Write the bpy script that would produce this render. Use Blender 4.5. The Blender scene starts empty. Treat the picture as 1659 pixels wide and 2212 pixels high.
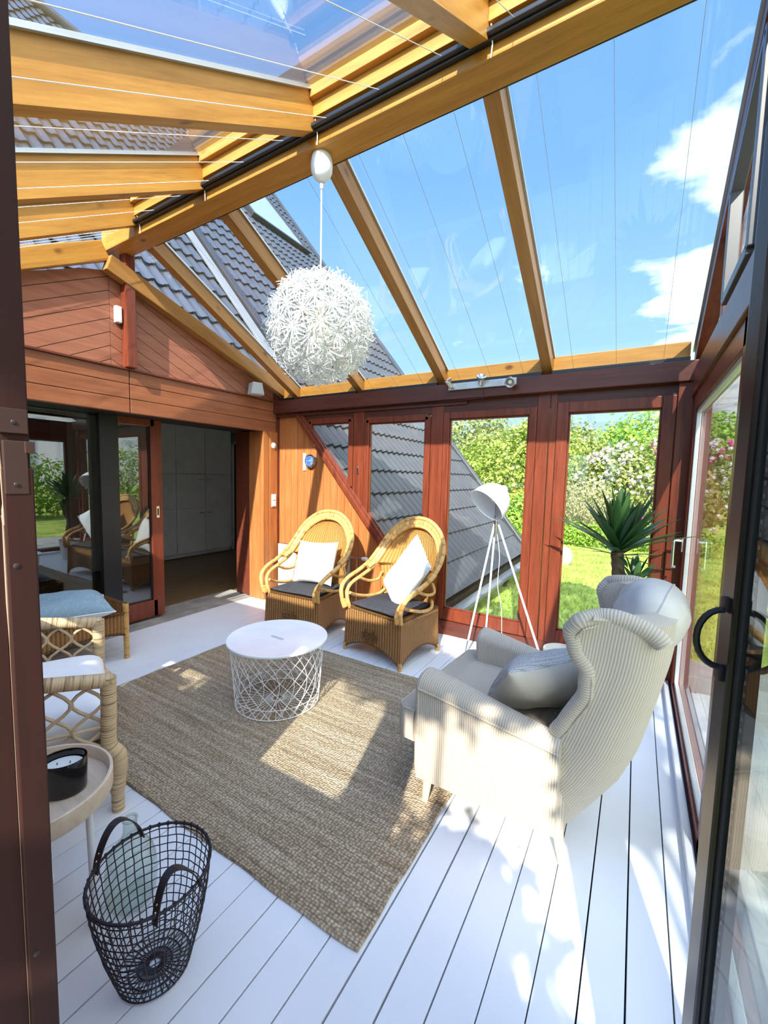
import bpy, bmesh, math, random
from mathutils import Vector, Matrix
random.seed(7)
PI = math.pi
SC = bpy.context.scene
COL = SC.collection
SLOPE_S = 0.78            # sun: height lost per metre of y
SUN_DX = -0.27

# ------------------------------------------------------------------ helpers
class MB:
    """collects geometry, builds ONE mesh object"""
    def __init__(s): s.v=[]; s.f=[]; s.uv=[]; s.mi=[]; s.sm=[]
    def add(s, vs, fs, uvs=None, m=0, smooth=False, M=None):
        o=len(s.v)
        for p in vs:
            p=Vector(p)
            if M is not None: p=M@p
            s.v.append(p)
        for i,f in enumerate(fs):
            s.f.append([o+k for k in f])
            s.uv.append(uvs[i] if uvs else None); s.mi.append(m); s.sm.append(smooth)
        return s
    def box(s, a, b, m=0, M=None, bev=0.0):
        x0,y0,z0=[min(a[i],b[i]) for i in range(3)]; x1,y1,z1=[max(a[i],b[i]) for i in range(3)]
        if bev<=0:
            vs=[(x0,y0,z0),(x1,y0,z0),(x1,y1,z0),(x0,y1,z0),(x0,y0,z1),(x1,y0,z1),(x1,y1,z1),(x0,y1,z1)]
            fs=[(0,3,2,1),(4,5,6,7),(0,1,5,4),(1,2,6,5),(2,3,7,6),(3,0,4,7)]
            return s.add(vs,fs,None,m,False,M)
        bm=bmesh.new(); bmesh.ops.create_cube(bm,size=1)
        for v in bm.verts: v.co=Vector((x0+(v.co.x+.5)*(x1-x0),y0+(v.co.y+.5)*(y1-y0),z0+(v.co.z+.5)*(z1-z0)))
        bmesh.ops.bevel(bm,geom=bm.edges[:],offset=bev,segments=2,profile=.6,affect='EDGES')
        s.bm(bm,m,False,M); bm.free(); return s
    def bm(s,bm,m=0,smooth=False,M=None):
        bm.verts.ensure_lookup_table(); bm.verts.index_update()
        return s.add([v.co.copy() for v in bm.verts],[[v.index for v in f.verts] for f in bm.faces],None,m,smooth,M)
    def beam(s,p0,p1,w,h,up=(0,0,1),m=0,bev=0.0):
        """bar from p0 to p1 (axis of its centre), w wide, h tall"""
        p0=Vector(p0);p1=Vector(p1);d=(p1-p0);L=d.length;d.normalize()
        side=d.cross(Vector(up)).normalized(); u=side.cross(d).normalized()
        M=Matrix((( side.x,d.x,u.x,p0.x),(side.y,d.y,u.y,p0.y),(side.z,d.z,u.z,p0.z),(0,0,0,1)))
        return s.box((-w/2,0,-h/2),(w/2,L,h/2),m,M,bev)
    def prism(s,poly,n,m=0,M=None):
        """poly: coplanar 3d points, extruded by vector n"""
        k=len(poly); n=Vector(n); vs=[Vector(p) for p in poly]+[Vector(p)+n for p in poly]
        fs=[tuple(range(k))[::-1],tuple(range(k,2*k))]+[(i,(i+1)%k,k+(i+1)%k,k+i) for i in range(k)]
        return s.add(vs,fs,None,m,False,M)
    def tube(s,pts,r,n=8,closed=False,m=0,cap=True,M=None,sy=1.0,uvk=1.0):
        pts=[Vector(p) for p in pts]; N=len(pts)
        rr=r if isinstance(r,(list,tuple)) else [r]*N
        tang=[]
        for i in range(N):
            if closed: t=pts[(i+1)%N]-pts[i-1]
            else: t=pts[min(i+1,N-1)]-pts[max(i-1,0)]
            tang.append(t.normalized() if t.length>1e-9 else Vector((0,0,1)))
        ref=Vector((0,0,1)) if abs(tang[0].z)<.9 else Vector((1,0,0))
        u=tang[0].cross(ref).normalized(); vs=[];acc=0;us=[]
        for i in range(N):
            t=tang[i]; u=(u-t*u.dot(t)).normalized(); w=t.cross(u)
            if i: acc+=(pts[i]-pts[i-1]).length
            us.append(acc)
            for k in range(n):
                a=2*PI*k/n; vs.append(pts[i]+u*math.cos(a)*rr[i]+w*math.sin(a)*rr[i]*sy)
        fs=[];uvs=[]
        R=N if closed else N-1
        for i in range(R):
            j=(i+1)%N; ua=us[i]*uvk; ub=(us[j] if j>i else us[i]+(pts[0]-pts[i]).length)*uvk
            for k in range(n):
                l=(k+1)%n; fs.append((i*n+k,i*n+l,j*n+l,j*n+k)); uvs.append([(ua,k/n),(ua,(k+1)/n),(ub,(k+1)/n),(ub,k/n)])
        s.add(vs,fs,uvs,m,True,M)
        if cap and not closed:
            s.add(vs[:n],[tuple(range(n))[::-1]],None,m,False,M); s.add(vs[-n:],[tuple(range(n))],None,m,False,M)
        return s
    def grid(s,P,closed_u=False,closed_v=False,m=0,smooth=True,uv=None,M=None,flip=False):
        """P[i][j] rows of points"""
        nu=len(P);nv=len(P[0]); vs=[p for r in P for p in r]; fs=[];uvs=[]
        for i in range(nu if closed_u else nu-1):
            for j in range(nv if closed_v else nv-1):
                a,b=(i+1)%nu,(j+1)%nv; f=[i*nv+j,a*nv+j,a*nv+b,i*nv+b]
                if uv: q=[uv(i,j),uv(i+1,j),uv(i+1,j+1),uv(i,j+1)]
                if flip: f=f[::-1]; q=q[::-1] if uv else None
                fs.append(f); uvs.append(q if uv else None)
        return s.add(vs,fs,uvs if uv else None,m,smooth,M)
    def lathe(s,prof,n=32,m=0,M=None,smooth=True,sx=1,sy=1):
        P=[[Vector((r*math.cos(2*PI*k/n)*sx,r*math.sin(2*PI*k/n)*sy,z)) for k in range(n)] for r,z in prof]
        return s.grid(P,closed_v=True,m=m,smooth=smooth,M=M,uv=lambda i,j:(j/n,i/len(prof)),flip=True)
    def build(s,name,mats,parent=None,sharp=40):
        me=bpy.data.meshes.new(name); me.from_pydata([tuple(v) for v in s.v],[],s.f)
        if not isinstance(mats,(list,tuple)): mats=[mats]
        for m in mats: me.materials.append(m)
        me.polygons.foreach_set('material_index',s.mi); me.polygons.foreach_set('use_smooth',s.sm)
        if any(u is not None for u in s.uv):
            L=me.uv_layers.new(name='UVMap').data; k=0
            for f,u in zip(s.f,s.uv):
                for i in range(len(f)):
                    if u is not None: L[k].uv=u[i]
                    k+=1
        me.update()
        if any(s.sm): me.set_sharp_from_angle(angle=math.radians(sharp))
        o=bpy.data.objects.new(name,me); COL.objects.link(o)
        if parent is not None: o.parent=parent
        return o

def empty(name,loc=(0,0,0),rz=0):
    o=bpy.data.objects.new(name,None); COL.objects.link(o); o.empty_display_size=.1
    o.location=loc; o.rotation_euler=(0,0,rz); return o
def tag(o,label,cat,group=None,kind=None):
    if label: o['label']=label
    if cat: o['category']=cat
    if group: o['group']=group
    if kind: o['kind']=kind
    return o
def struct(o,label=None,cat='structure'):
    o['kind']='structure'
    if label: o['label']=label
    o['category']=cat
    return o
def dup(root,loc,rz,label=None,group=None):
    r=root.copy(); COL.objects.link(r); r.location=loc; r.rotation_euler=(0,0,rz)
    if label: r['label']=label
    if group: r['group']=group
    for ch in list(root.children):
        c=ch.copy(); COL.objects.link(c); c.parent=r
        for g in list(ch.children):
            d=g.copy(); COL.objects.link(d); d.parent=c
    return r
def lerp(a,b,t): return a+(b-a)*t
def smoothpath(pts,n=8,closed=False):
    """Catmull-Rom through pts"""
    pts=[Vector(p) for p in pts]; N=len(pts); out=[]
    R=N if closed else N-1
    for i in range(R):
        p1,p2=pts[i],pts[(i+1)%N]
        p0=pts[i-1] if (i>0 or closed) else p1*2-p2
        p3=pts[(i+2)%N] if (i+2<N or closed) else p2*2-p1
        for k in range(n):
            t=k/n; out.append(.5*((2*p1)+(p2-p0)*t+(2*p0-5*p1+4*p2-p3)*t*t+(3*p1-p0-3*p2+p3)*t**3))
    if not closed: out.append(pts[-1])
    return out
def clip(poly,f):
    """keep part of 2d polygon where f(p)>=0 (f linear)"""
    out=[]
    for i in range(len(poly)):
        a,b=poly[i],poly[(i+1)%len(poly)]; fa,fb=f(a),f(b)
        if fa>=0: out.append(a)
        if (fa>=0)!=(fb>=0):
            t=fa/(fa-fb); out.append((a[0]+(b[0]-a[0])*t,a[1]+(b[1]-a[1])*t))
    return out

# ------------------------------------------------------------------ materials
def newmat(name):
    m=bpy.data.materials.new(name); m.use_nodes=True; nt=m.node_tree
    b=nt.nodes['Principled BSDF']; return m,nt,b
def N(nt,t,**k):
    n=nt.nodes.new(t)
    for a,v in k.items():
        if a in n.inputs: n.inputs[a].default_value=v
        else: setattr(n,a,v)
    return n
def setp(b,col=None,rough=.5,metal=0,spec=.5,coat=0,sheen=0):
    if col is not None: b.inputs['Base Color'].default_value=(*col,1)
    b.inputs['Roughness'].default_value=rough; b.inputs['Metallic'].default_value=metal
    b.inputs['Specular IOR Level'].default_value=spec; b.inputs['Coat Weight'].default_value=coat
    b.inputs['Sheen Weight'].default_value=sheen
def ramp(nt,stops):
    r=nt.nodes.new('ShaderNodeValToRGB'); e=r.color_ramp.elements
    while len(e)>1: e.remove(e[-1])
    e[0].position=stops[0][0]; e[0].color=(*stops[0][1],1)
    for p,c in stops[1:]:
        x=e.new(p); x.color=(*c,1)
    return r
def bump(nt,b,h,strength=.3,dist=.002):
    n=N(nt,'ShaderNodeBump'); n.inputs['Strength'].default_value=strength; n.inputs['Distance'].default_value=dist
    nt.links.new(h,n.inputs['Height']); nt.links.new(n.outputs['Normal'],b.inputs['Normal']); return n
def plain(name,col,rough=.5,metal=0,spec=.5,coat=0,var=.06,scale=6,bumps=0):
    m,nt,b=newmat(name); setp(b,col,rough,metal,spec,coat)
    tc=N(nt,'ShaderNodeTexCoord'); no=N(nt,'ShaderNodeTexNoise',Scale=scale,Detail=4.0)
    nt.links.new(tc.outputs['Object'],no.inputs['Vector'])
    r=ramp(nt,[(.3,tuple(c*(1-var) for c in col)),(.7,tuple(min(1,c*(1+var)) for c in col))])
    nt.links.new(no.outputs['Fac'],r.inputs['Fac']); nt.links.new(r.outputs['Color'],b.inputs['Base Color'])
    if bumps:
        n2=N(nt,'ShaderNodeTexNoise',Scale=scale*25,Detail=3.0); nt.links.new(tc.outputs['Object'],n2.inputs['Vector']); bump(nt,b,n2.outputs['Fac'],bumps,.001)
    return m
def wood(name,dark,light,axis='Y',rough=.4,scale=1.0,knots=None,spec=.4,rot=(0,0,0),glue=0,stretch=14.0):
    m,nt,b=newmat(name); setp(b,light,rough,0,spec)
    tc=N(nt,'ShaderNodeTexCoord'); mp0=N(nt,'ShaderNodeMapping'); mp0.inputs['Rotation'].default_value=rot
    nt.links.new(tc.outputs['Object'],mp0.inputs['Vector'])
    mp=N(nt,'ShaderNodeMapping'); s=[scale*stretch]*3; s['XYZ'.index(axis)]=scale*.9
    mp.inputs['Scale'].default_value=s; nt.links.new(mp0.outputs['Vector'],mp.inputs['Vector'])
    n1=N(nt,'ShaderNodeTexNoise',Scale=1.6,Detail=6.0,Roughness=.65,Distortion=.6); nt.links.new(mp.outputs['Vector'],n1.inputs['Vector'])
    n2=N(nt,'ShaderNodeTexNoise',Scale=9.0,Detail=3.0); nt.links.new(mp.outputs['Vector'],n2.inputs['Vector'])
    mx=N(nt,'ShaderNodeMath',operation='ADD'); ml=N(nt,'ShaderNodeMath',operation='MULTIPLY'); ml.inputs[1].default_value=.35
    nt.links.new(n2.outputs['Fac'],ml.inputs[0]); nt.links.new(n1.outputs['Fac'],mx.inputs[0]); nt.links.new(ml.outputs[0],mx.inputs[1])
    mid=tuple((a+c)/2 for a,c in zip(dark,light))
    r=ramp(nt,[(.42,dark),(.62,mid),(.86,light)]); nt.links.new(mx.outputs[0],r.inputs['Fac']); out=r.outputs['Color']
    if knots:
        mk=N(nt,'ShaderNodeMapping'); k=[2.6*scale]*3; k['XYZ'.index(axis)]=1.5*scale; mk.inputs['Scale'].default_value=k
        nt.links.new(mp0.outputs['Vector'],mk.inputs['Vector'])
        vo=N(nt,'ShaderNodeTexVoronoi',Scale=1.7); nt.links.new(mk.outputs['Vector'],vo.inputs['Vector'])
        kr=ramp(nt,[(.05,(1,1,1)),(.12,(0,0,0))]); nt.links.new(vo.outputs['Distance'],kr.inputs['Fac'])
        mixn=N(nt,'ShaderNodeMix',data_type='RGBA'); nt.links.new(kr.outputs['Color'],mixn.inputs['Factor']); nt.links.new(out,mixn.inputs['A']); mixn.inputs['B'].default_value=(*knots,1); out=mixn.outputs['Result']
    nt.links.new(out,b.inputs['Base Color']); bump(nt,b,n1.outputs['Fac'],.12,.001)
    return m
def glass(name,tint=(.95,.975,.965),refl=.05,kmax=.85):
    """thin pane: straight-through transmission plus mirror reflection rising at grazing angles"""
    m,nt,b=newmat(name); nt.nodes.remove(b); out=nt.nodes['Material Output']
    t=N(nt,'ShaderNodeBsdfTransparent'); t.inputs['Color'].default_value=(*tint,1)
    g=N(nt,'ShaderNodeBsdfGlossy'); g.inputs['Roughness'].default_value=0.0
    lw=N(nt,'ShaderNodeLayerWeight'); lw.inputs['Blend'].default_value=.5
    p=N(nt,'ShaderNodeMath',operation='POWER'); p.inputs[1].default_value=4.5; nt.links.new(lw.outputs['Facing'],p.inputs[0])
    a=N(nt,'ShaderNodeMath',operation='MULTIPLY_ADD'); a.inputs[1].default_value=kmax; a.inputs[2].default_value=refl; nt.links.new(p.outputs[0],a.inputs[0])
    mx=N(nt,'ShaderNodeMixShader'); nt.links.new(a.outputs[0],mx.inputs[0]); nt.links.new(t.outputs[0],mx.inputs[1]); nt.links.new(g.outputs[0],mx.inputs[2])
    nt.links.new(mx.outputs[0],out.inputs['Surface']); return m
def uvwave(name,dark,light,su,sv=None,rough=.6,strength=.6,dist=.004,noise=.3,wrap=False,sheen=0,spec=.3,var=.5):
    """ribbed cloth or weave on UVs in metres: su ribs per metre across u, sv across v"""
    m,nt,b=newmat(name); setp(b,light,rough,0,spec,0,sheen)
    uv=N(nt,'ShaderNodeUVMap'); sp=N(nt,'ShaderNodeSeparateXYZ'); nt.links.new(uv.outputs['UV'],sp.inputs[0])
    tc=N(nt,'ShaderNodeTexCoord'); no=N(nt,'ShaderNodeTexNoise',Scale=9.0,Detail=5.0); nt.links.new(tc.outputs['Object'],no.inputs['Vector'])
    def sine(sock,f,ph=None):
        mu=N(nt,'ShaderNodeMath',operation='MULTIPLY'); mu.inputs[1].default_value=2*PI*f; nt.links.new(sock,mu.inputs[0])
        src=mu.outputs[0]
        if ph is not None:
            ad=N(nt,'ShaderNodeMath',operation='ADD'); nt.links.new(src,ad.inputs[0]); nt.links.new(ph,ad.inputs[1]); src=ad.outputs[0]
        si=N(nt,'ShaderNodeMath',operation='SINE'); nt.links.new(src,si.inputs[0])
        ma=N(nt,'ShaderNodeMath',operation='MULTIPLY_ADD'); ma.inputs[1].default_value=.5; ma.inputs[2].default_value=.5; nt.links.new(si.outputs[0],ma.inputs[0]); return ma.outputs[0]
    h=sine(sp.outputs[0],su)
    if sv:
        # alternate phase per rib -> over/under weave
        fl=N(nt,'ShaderNodeMath',operation='MULTIPLY'); fl.inputs[1].default_value=su*1.0; nt.links.new(sp.outputs[0],fl.inputs[0])
        f2=N(nt,'ShaderNodeMath',operation='FLOOR'); nt.links.new(fl.outputs[0],f2.inputs[0])
        f3=N(nt,'ShaderNodeMath',operation='MULTIPLY'); f3.inputs[1].default_value=PI; nt.links.new(f2.outputs[0],f3.inputs[0])
        h2=sine(sp.outputs[1],sv,f3.outputs[0])
        mm=N(nt,'ShaderNodeMath',operation='MULTIPLY_ADD'); nt.links.new(h2,mm.inputs[0]); mm.inputs[1].default_value=.32
        hh=N(nt,'ShaderNodeMath',operation='MULTIPLY'); hh.inputs[1].default_value=.78; nt.links.new(h,hh.inputs[0]); nt.links.new(hh.outputs[0],mm.inputs[2]); h=mm.outputs[0]
    ad=N(nt,'ShaderNodeMath',operation='MULTIPLY_ADD'); nt.links.new(no.outputs['Fac'],ad.inputs[0]); ad.inputs[1].default_value=noise; nt.links.new(h,ad.inputs[2])
    r=ramp(nt,[(.12,tuple(lerp(c,d,var) for c,d in zip(light,dark))),(.75,light)]); nt.links.new(ad.outputs[0],r.inputs['Fac']); nt.links.new(r.outputs['Color'],b.inputs['Base Color'])
    bump(nt,b,h,strength,dist); return m
def wrapmat(name,dark,light,f=110,rough=.5):
    """cane strip wound round a bar: bands across the bar's length (u)"""
    m,nt,b=newmat(name); setp(b,light,rough,0,.35)
    uv=N(nt,'ShaderNodeUVMap'); mp=N(nt,'ShaderNodeMapping'); mp.inputs['Scale'].default_value=(f,.6,1); nt.links.new(uv.outputs['UV'],mp.inputs['Vector'])
    no=N(nt,'ShaderNodeTexNoise',Scale=1.0,Detail=2.0); nt.links.new(mp.outputs['Vector'],no.inputs['Vector'])
    wv=N(nt,'ShaderNodeTexWave',Scale=.32,Distortion=1.2); nt.links.new(mp.outputs['Vector'],wv.inputs['Vector'])
    r=ramp(nt,[(.36,dark),(.47,light),(.8,tuple(min(1,c*1.12) for c in light))]); nt.links.new(no.outputs['Fac'],r.inputs['Fac']); nt.links.new(r.outputs['Color'],b.inputs['Base Color'])
    bump(nt,b,wv.outputs['Fac'],.35,.002); return m
def leafmat(name,cols,rough=.5,trans=.35,spec=.3):
    m,nt,b=newmat(name); setp(b,cols[0],rough,0,spec)
    ge=N(nt,'ShaderNodeNewGeometry'); k=len(cols); r=ramp(nt,[(i/max(1,k-1),c) for i,c in enumerate(cols)])
    nt.links.new(ge.outputs['Random Per Island'],r.inputs['Fac']); nt.links.new(r.outputs['Color'],b.inputs['Base Color'])
    tr=N(nt,'ShaderNodeBsdfTranslucent'); nt.links.new(r.outputs['Color'],tr.inputs['Color'])
    mx=N(nt,'ShaderNodeMixShader'); mx.inputs[0].default_value=trans; out=nt.nodes['Material Output']
    nt.links.new(b.outputs[0],mx.inputs[1]); nt.links.new(tr.outputs[0],mx.inputs[2]); nt.links.new(mx.outputs[0],out.inputs['Surface']); return m

SL=math.atan(.526)
M={}
M['mahog']=wood('mahogany stain',(.095,.020,.010),(.235,.050,.022),'Z',.32,1.0,spec=.4)
M['mahogX']=wood('mahogany stain along x',(.060,.017,.012),(.13,.034,.021),'X',.34,1.0,knots=(.06,.016,.012))
M['mahogY']=wood('mahogany stain along y',(.09,.024,.014),(.19,.048,.026),'Y',.34,1.0)
M['cedarZ']=wood('cedar boards upright',(.32,.10,.030),(.55,.205,.065),'Z',.38,1.0)
M['cladY']=wood('red brown cladding',(.27,.095,.052),(.43,.165,.098),'Y',.42,1.0)
M['lintel']=wood('lintel boards',(.22,.070,.030),(.36,.125,.055),'Y',.36,1.0)
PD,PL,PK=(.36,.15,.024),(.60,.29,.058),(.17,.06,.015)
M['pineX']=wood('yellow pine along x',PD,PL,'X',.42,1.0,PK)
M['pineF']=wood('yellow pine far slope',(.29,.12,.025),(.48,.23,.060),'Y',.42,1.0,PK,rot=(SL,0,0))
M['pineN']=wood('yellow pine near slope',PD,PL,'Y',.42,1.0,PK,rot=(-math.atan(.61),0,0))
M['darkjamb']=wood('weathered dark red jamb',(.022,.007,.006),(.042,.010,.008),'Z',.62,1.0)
M['floorwhite']=plain('white floor paint',(.78,.81,.86),.30,0,.45,.0,.03,3,.05)
M['gap']=plain('dark gap',(.008,.007,.012),.9)
M['glassroof']=glass('roof glass',(.93,.965,.97),.045,.75)
M['glasswin']=glass('window glass',(.92,.95,.94),.05,.8)
M['glassdoor']=glass('house door glass',(.55,.58,.58),.20,.75)
M['alu']=plain('grey aluminium',(.55,.57,.58),.35,.6,.5)
M['chrome']=plain('satin chrome',(.72,.72,.73),.22,1.0)
M['black']=plain('black profile',(.012,.012,.014),.35)
M['blackmatt']=plain('black matt',(.02,.02,.022),.6)
M['threshold']=plain('dark threshold',(.035,.03,.035),.45)
M['whiteplastic']=plain('white plastic',(.82,.82,.80),.35)
M['whitemetal']=plain('white lacquer',(.86,.88,.90),.30)
M['grey']=plain('light grey plastic',(.52,.54,.55),.45)
M['tile']=plain('anthracite roof tile',(.050,.053,.060),.33,0,.7,.0,.15,5)
M['tilemetal']=plain('dark flashing',(.05,.052,.056),.4,.3)
M['lead']=plain('pale flashing',(.26,.27,.29),.45,.3)
M['wicker']=uvwave('honey wicker weave',(.22,.085,.018),(.60,.29,.078),42,80,.42,1.0,.008,.25,var=.8)
M['wickerdark']=uvwave('brown wicker weave',(.10,.04,.010),(.43,.205,.062),37,80,.5,1.0,.010,.25,var=.85)
M['cane']=wrapmat('golden cane',(.40,.19,.05),(.62,.36,.12),26,.32)
M['canerim']=wrapmat('woven cane rim',(.28,.12,.03),(.64,.38,.13),75,.4)
M['rattan']=wrapmat('pale wrapped rattan',(.30,.20,.11),(.62,.46,.27),95,.5)
M['rattanpole']=plain('pale rattan rods',(.56,.42,.27),.5,0,.4,0,.15,14)
M['cord']=uvwave('beige corduroy',(.27,.23,.17),(.56,.485,.385),100,None,.9,.5,.003,.12,sheen=.2,spec=.15,var=.42)
M['beige']=plain('plain beige cloth',(.55,.50,.42),.9,0,.1,0,.05,14,.12)
M['greycushion']=plain('pale grey cloth',(.56,.53,.48),.9,0,.1,0,.05,12,.15)
M['darkpad']=plain('dark grey pad cloth',(.045,.045,.052),.75,0,.2,0,.15,40,.2)
M['bluecloth']=plain('grey blue cloth',(.27,.38,.48),.85,0,.15,0,.10,7,.15)
M['whitecloth']=plain('white cloth',(.86,.87,.88),.85,0,.15,0,.03,12,.15)
M['leather']=plain('black leather',(.018,.017,.02),.45,0,.5,0,.3,60,.3)
M['wire']=plain('dark brown black wire',(.022,.018,.024),.5,.2)
M['brass']=plain('brass',(.75,.55,.28),.25,1.0)
M['birch']=wood('pale birch',(.58,.46,.34),(.74,.62,.49),'X',.5,1.0)
M['birchleg']=wood('birch leg',(.55,.42,.27),(.72,.58,.40),'Z',.45,2.0)
M['wax']=plain('white wax',(.80,.86,.82),.5,0,.4,0,.04,20)
M['candleglass']=plain('black glass vessel',(.006,.006,.007),.07,0,.6)
M['paper']=None
M['bulb']=plain('frosted bulb',(.85,.85,.82),.3)
M['creamplastic']=plain('cream plastic',(.82,.74,.50),.4)
M['soil']=plain('dark soil',(.06,.045,.03),.9,0,.2,0,.4,12,.5)
M['stone']=plain('grey paving',(.36,.35,.33),.8,0,.2,0,.2,4,.4)
M['lawn']=plain('lawn grass',(.34,.42,.08),.9,0,.1,0,.35,2.5,.6)
M['bark']=plain('brown bark',(.13,.095,.06),.9,0,.1,0,.4,25,.6)
M['housewood']=wood('dark oak floor',(.12,.065,.025),(.26,.15,.06),'Y',.35,1.0)
M['housewhite']=plain('white house paint',(.80,.80,.78),.5)
M['cabinet']=plain('white cabinet lacquer',(.84,.84,.82),.35)
M['radiator']=plain('grey radiator',(.45,.44,.41),.45)
M['pot']=plain('cream pot',(.70,.66,.58),.5)
M['blueface']=plain('blue clock face',(.05,.14,.42),.3)
M['bolt']=plain('rusty dark bolt',(.09,.05,.045),.5,.5)
M['doorblack']=plain('black brown door frame',(.016,.011,.011),.30)
M['sill']=plain('worn grey sill',(.30,.28,.26),.55,0,.4,0,.25,5)
M['greyframe']=plain('grey frame',(.09,.085,.10),.35)
M['crack']=plain('pale crack filler',(.30,.23,.16),.8)
M['skyglass']=plain('roof window glass',(.30,.36,.44),.03,0,1.0)
# paper filaments
m,nt,b=newmat('white paper filaments'); setp(b,(.90,.90,.88),.6,0,.3)
tr=N(nt,'ShaderNodeBsdfTranslucent'); tr.inputs['Color'].default_value=(.9,.9,.88,1)
mx=N(nt,'ShaderNodeMixShader'); mx.inputs[0].default_value=.3
nt.links.new(b.outputs[0],mx.inputs[1]); nt.links.new(tr.outputs[0],mx.inputs[2]); nt.links.new(mx.outputs[0],nt.nodes['Material Output'].inputs['Surface']); M['paper']=m
# clear bottle glass
m,nt,b=newmat('pale green bottle glass'); nt.nodes.remove(b)
t=N(nt,'ShaderNodeBsdfTransparent'); t.inputs['Color'].default_value=(.86,.92,.88,1); g=N(nt,'ShaderNodeBsdfGlossy'); g.inputs['Roughness'].default_value=.03
lw=N(nt,'ShaderNodeLayerWeight'); lw.inputs['Blend'].default_value=.5; p_=N(nt,'ShaderNodeMath',operation='POWER'); p_.inputs[1].default_value=2.5; nt.links.new(lw.outputs['Facing'],p_.inputs[0])
a_=N(nt,'ShaderNodeMath',operation='MULTIPLY_ADD'); a_.inputs[1].default_value=.6; a_.inputs[2].default_value=.06; nt.links.new(p_.outputs[0],a_.inputs[0])
d_=N(nt,'ShaderNodeBsdfDiffuse'); d_.inputs['Color'].default_value=(.55,.64,.57,1); m1=N(nt,'ShaderNodeMixShader'); m1.inputs[0].default_value=.06
nt.links.new(t.outputs[0],m1.inputs[1]); nt.links.new(d_.outputs[0],m1.inputs[2])
mx=N(nt,'ShaderNodeMixShader'); nt.links.new(a_.outputs[0],mx.inputs[0]); nt.links.new(m1.outputs[0],mx.inputs[1]); nt.links.new(g.outputs[0],mx.inputs[2]); nt.links.new(mx.outputs[0],nt.nodes['Material Output'].inputs['Surface']); M['bottle']=m
# jute rug: rows of chunky loops with woven-in colour stripes
m,nt,b=newmat('jute rug'); setp(b,(.35,.26,.16),.9,0,.1)
tc=N(nt,'ShaderNodeTexCoord'); sp=N(nt,'ShaderNodeSeparateXYZ'); nt.links.new(tc.outputs['Object'],sp.inputs[0])
mp=N(nt,'ShaderNodeMapping'); mp.inputs['Scale'].default_value=(66,88,1); nt.links.new(tc.outputs['Object'],mp.inputs['Vector'])
vo=N(nt,'ShaderNodeTexVoronoi',Scale=1.0,Randomness=.45); nt.links.new(mp.outputs['Vector'],vo.inputs['Vector'])
mp2=N(nt,'ShaderNodeMapping'); mp2.inputs['Scale'].default_value=(1.2,34,1); nt.links.new(tc.outputs['Object'],mp2.inputs['Vector'])
no=N(nt,'ShaderNodeTexNoise',Scale=1.0,Detail=4.0,Roughness=.7); nt.links.new(mp2.outputs['Vector'],no.inputs['Vector'])
r=ramp(nt,[(.30,(.33,.255,.165)),(.52,(.51,.415,.295)),(.72,(.68,.60,.47))]); nt.links.new(no.outputs['Fac'],r.inputs['Fac'])
rv=ramp(nt,[(.0,(1.30,1.28,1.24)),(.62,(.50,.47,.44))]); nt.links.new(vo.outputs['Distance'],rv.inputs['Fac'])
mu=N(nt,'ShaderNodeMix',data_type='RGBA',blend_type='MULTIPLY'); mu.inputs['Factor'].default_value=1; nt.links.new(r.outputs['Color'],mu.inputs['A']); nt.links.new(rv.outputs['Color'],mu.inputs['B'])
nt.links.new(mu.outputs['Result'],b.inputs['Base Color'])
iv=N(nt,'ShaderNodeMath',operation='SUBTRACT'); iv.inputs[0].default_value=1; nt.links.new(vo.outputs['Distance'],iv.inputs[1]); bump(nt,b,iv.outputs[0],.9,.008); M['rug']=m
# waffle knit cushion
def knit(name,c1,c2,s):
    m,nt,b=newmat(name); setp(b,c2,.9,0,.1)
    tc=N(nt,'ShaderNodeTexCoord'); mp=N(nt,'ShaderNodeMapping'); mp.inputs['Scale'].default_value=(s,s*1.2,s); nt.links.new(tc.outputs['Object'],mp.inputs['Vector'])
    vo=N(nt,'ShaderNodeTexVoronoi',Scale=1.0,Randomness=.12,distance='CHEBYCHEV'); nt.links.new(mp.outputs['Vector'],vo.inputs['Vector'])
    r=ramp(nt,[(.15,c2),(.55,c1)]); nt.links.new(vo.outputs['Distance'],r.inputs['Fac']); nt.links.new(r.outputs['Color'],b.inputs['Base Color'])
    bump(nt,b,vo.outputs['Distance'],.6,.004); return m
M['waffle']=knit('white waffle knit',(.62,.61,.60),(.86,.85,.83),75)
M['knitgrey']=knit('grey and white knit',(.27,.26,.25),(.68,.66,.62),110)
def pattern(name,base,ink,scale,lo=.48,hi=.53):
    m,nt,b=newmat(name); setp(b,base,.85,0,.15)
    tc=N(nt,'ShaderNodeTexCoord'); no=N(nt,'ShaderNodeTexNoise',Scale=scale,Detail=1.0,Distortion=2.5); nt.links.new(tc.outputs['Object'],no.inputs['Vector'])
    r=ramp(nt,[(lo-.03,base),(lo,ink),(hi,ink),(hi+.03,base)]); nt.links.new(no.outputs['Fac'],r.inputs['Fac']); nt.links.new(r.outputs['Color'],b.inputs['Base Color']); return m
M['paisley']=pattern('white cloth with pale blue pattern',(.80,.83,.85),(.58,.68,.74),26)
M['leafpattern']=pattern('white cloth with grey leaves',(.84,.85,.85),(.42,.44,.46),11,.56,.72)
M['blueprint']=pattern('grey blue cloth with pale lines',(.27,.39,.48),(.36,.47,.55),9,.495,.51)
GREEN=[(.10,.20,.025),(.17,.30,.035),(.26,.40,.06),(.36,.48,.10)]
M['leafA']=leafmat('sunlit green leaves',[(.16,.26,.03),(.30,.40,.06),(.44,.52,.10),(.56,.60,.18)])
M['leafB']=leafmat('olive green leaves',[(.13,.19,.04),(.27,.33,.08),(.44,.47,.15),(.58,.57,.25)])
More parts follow.
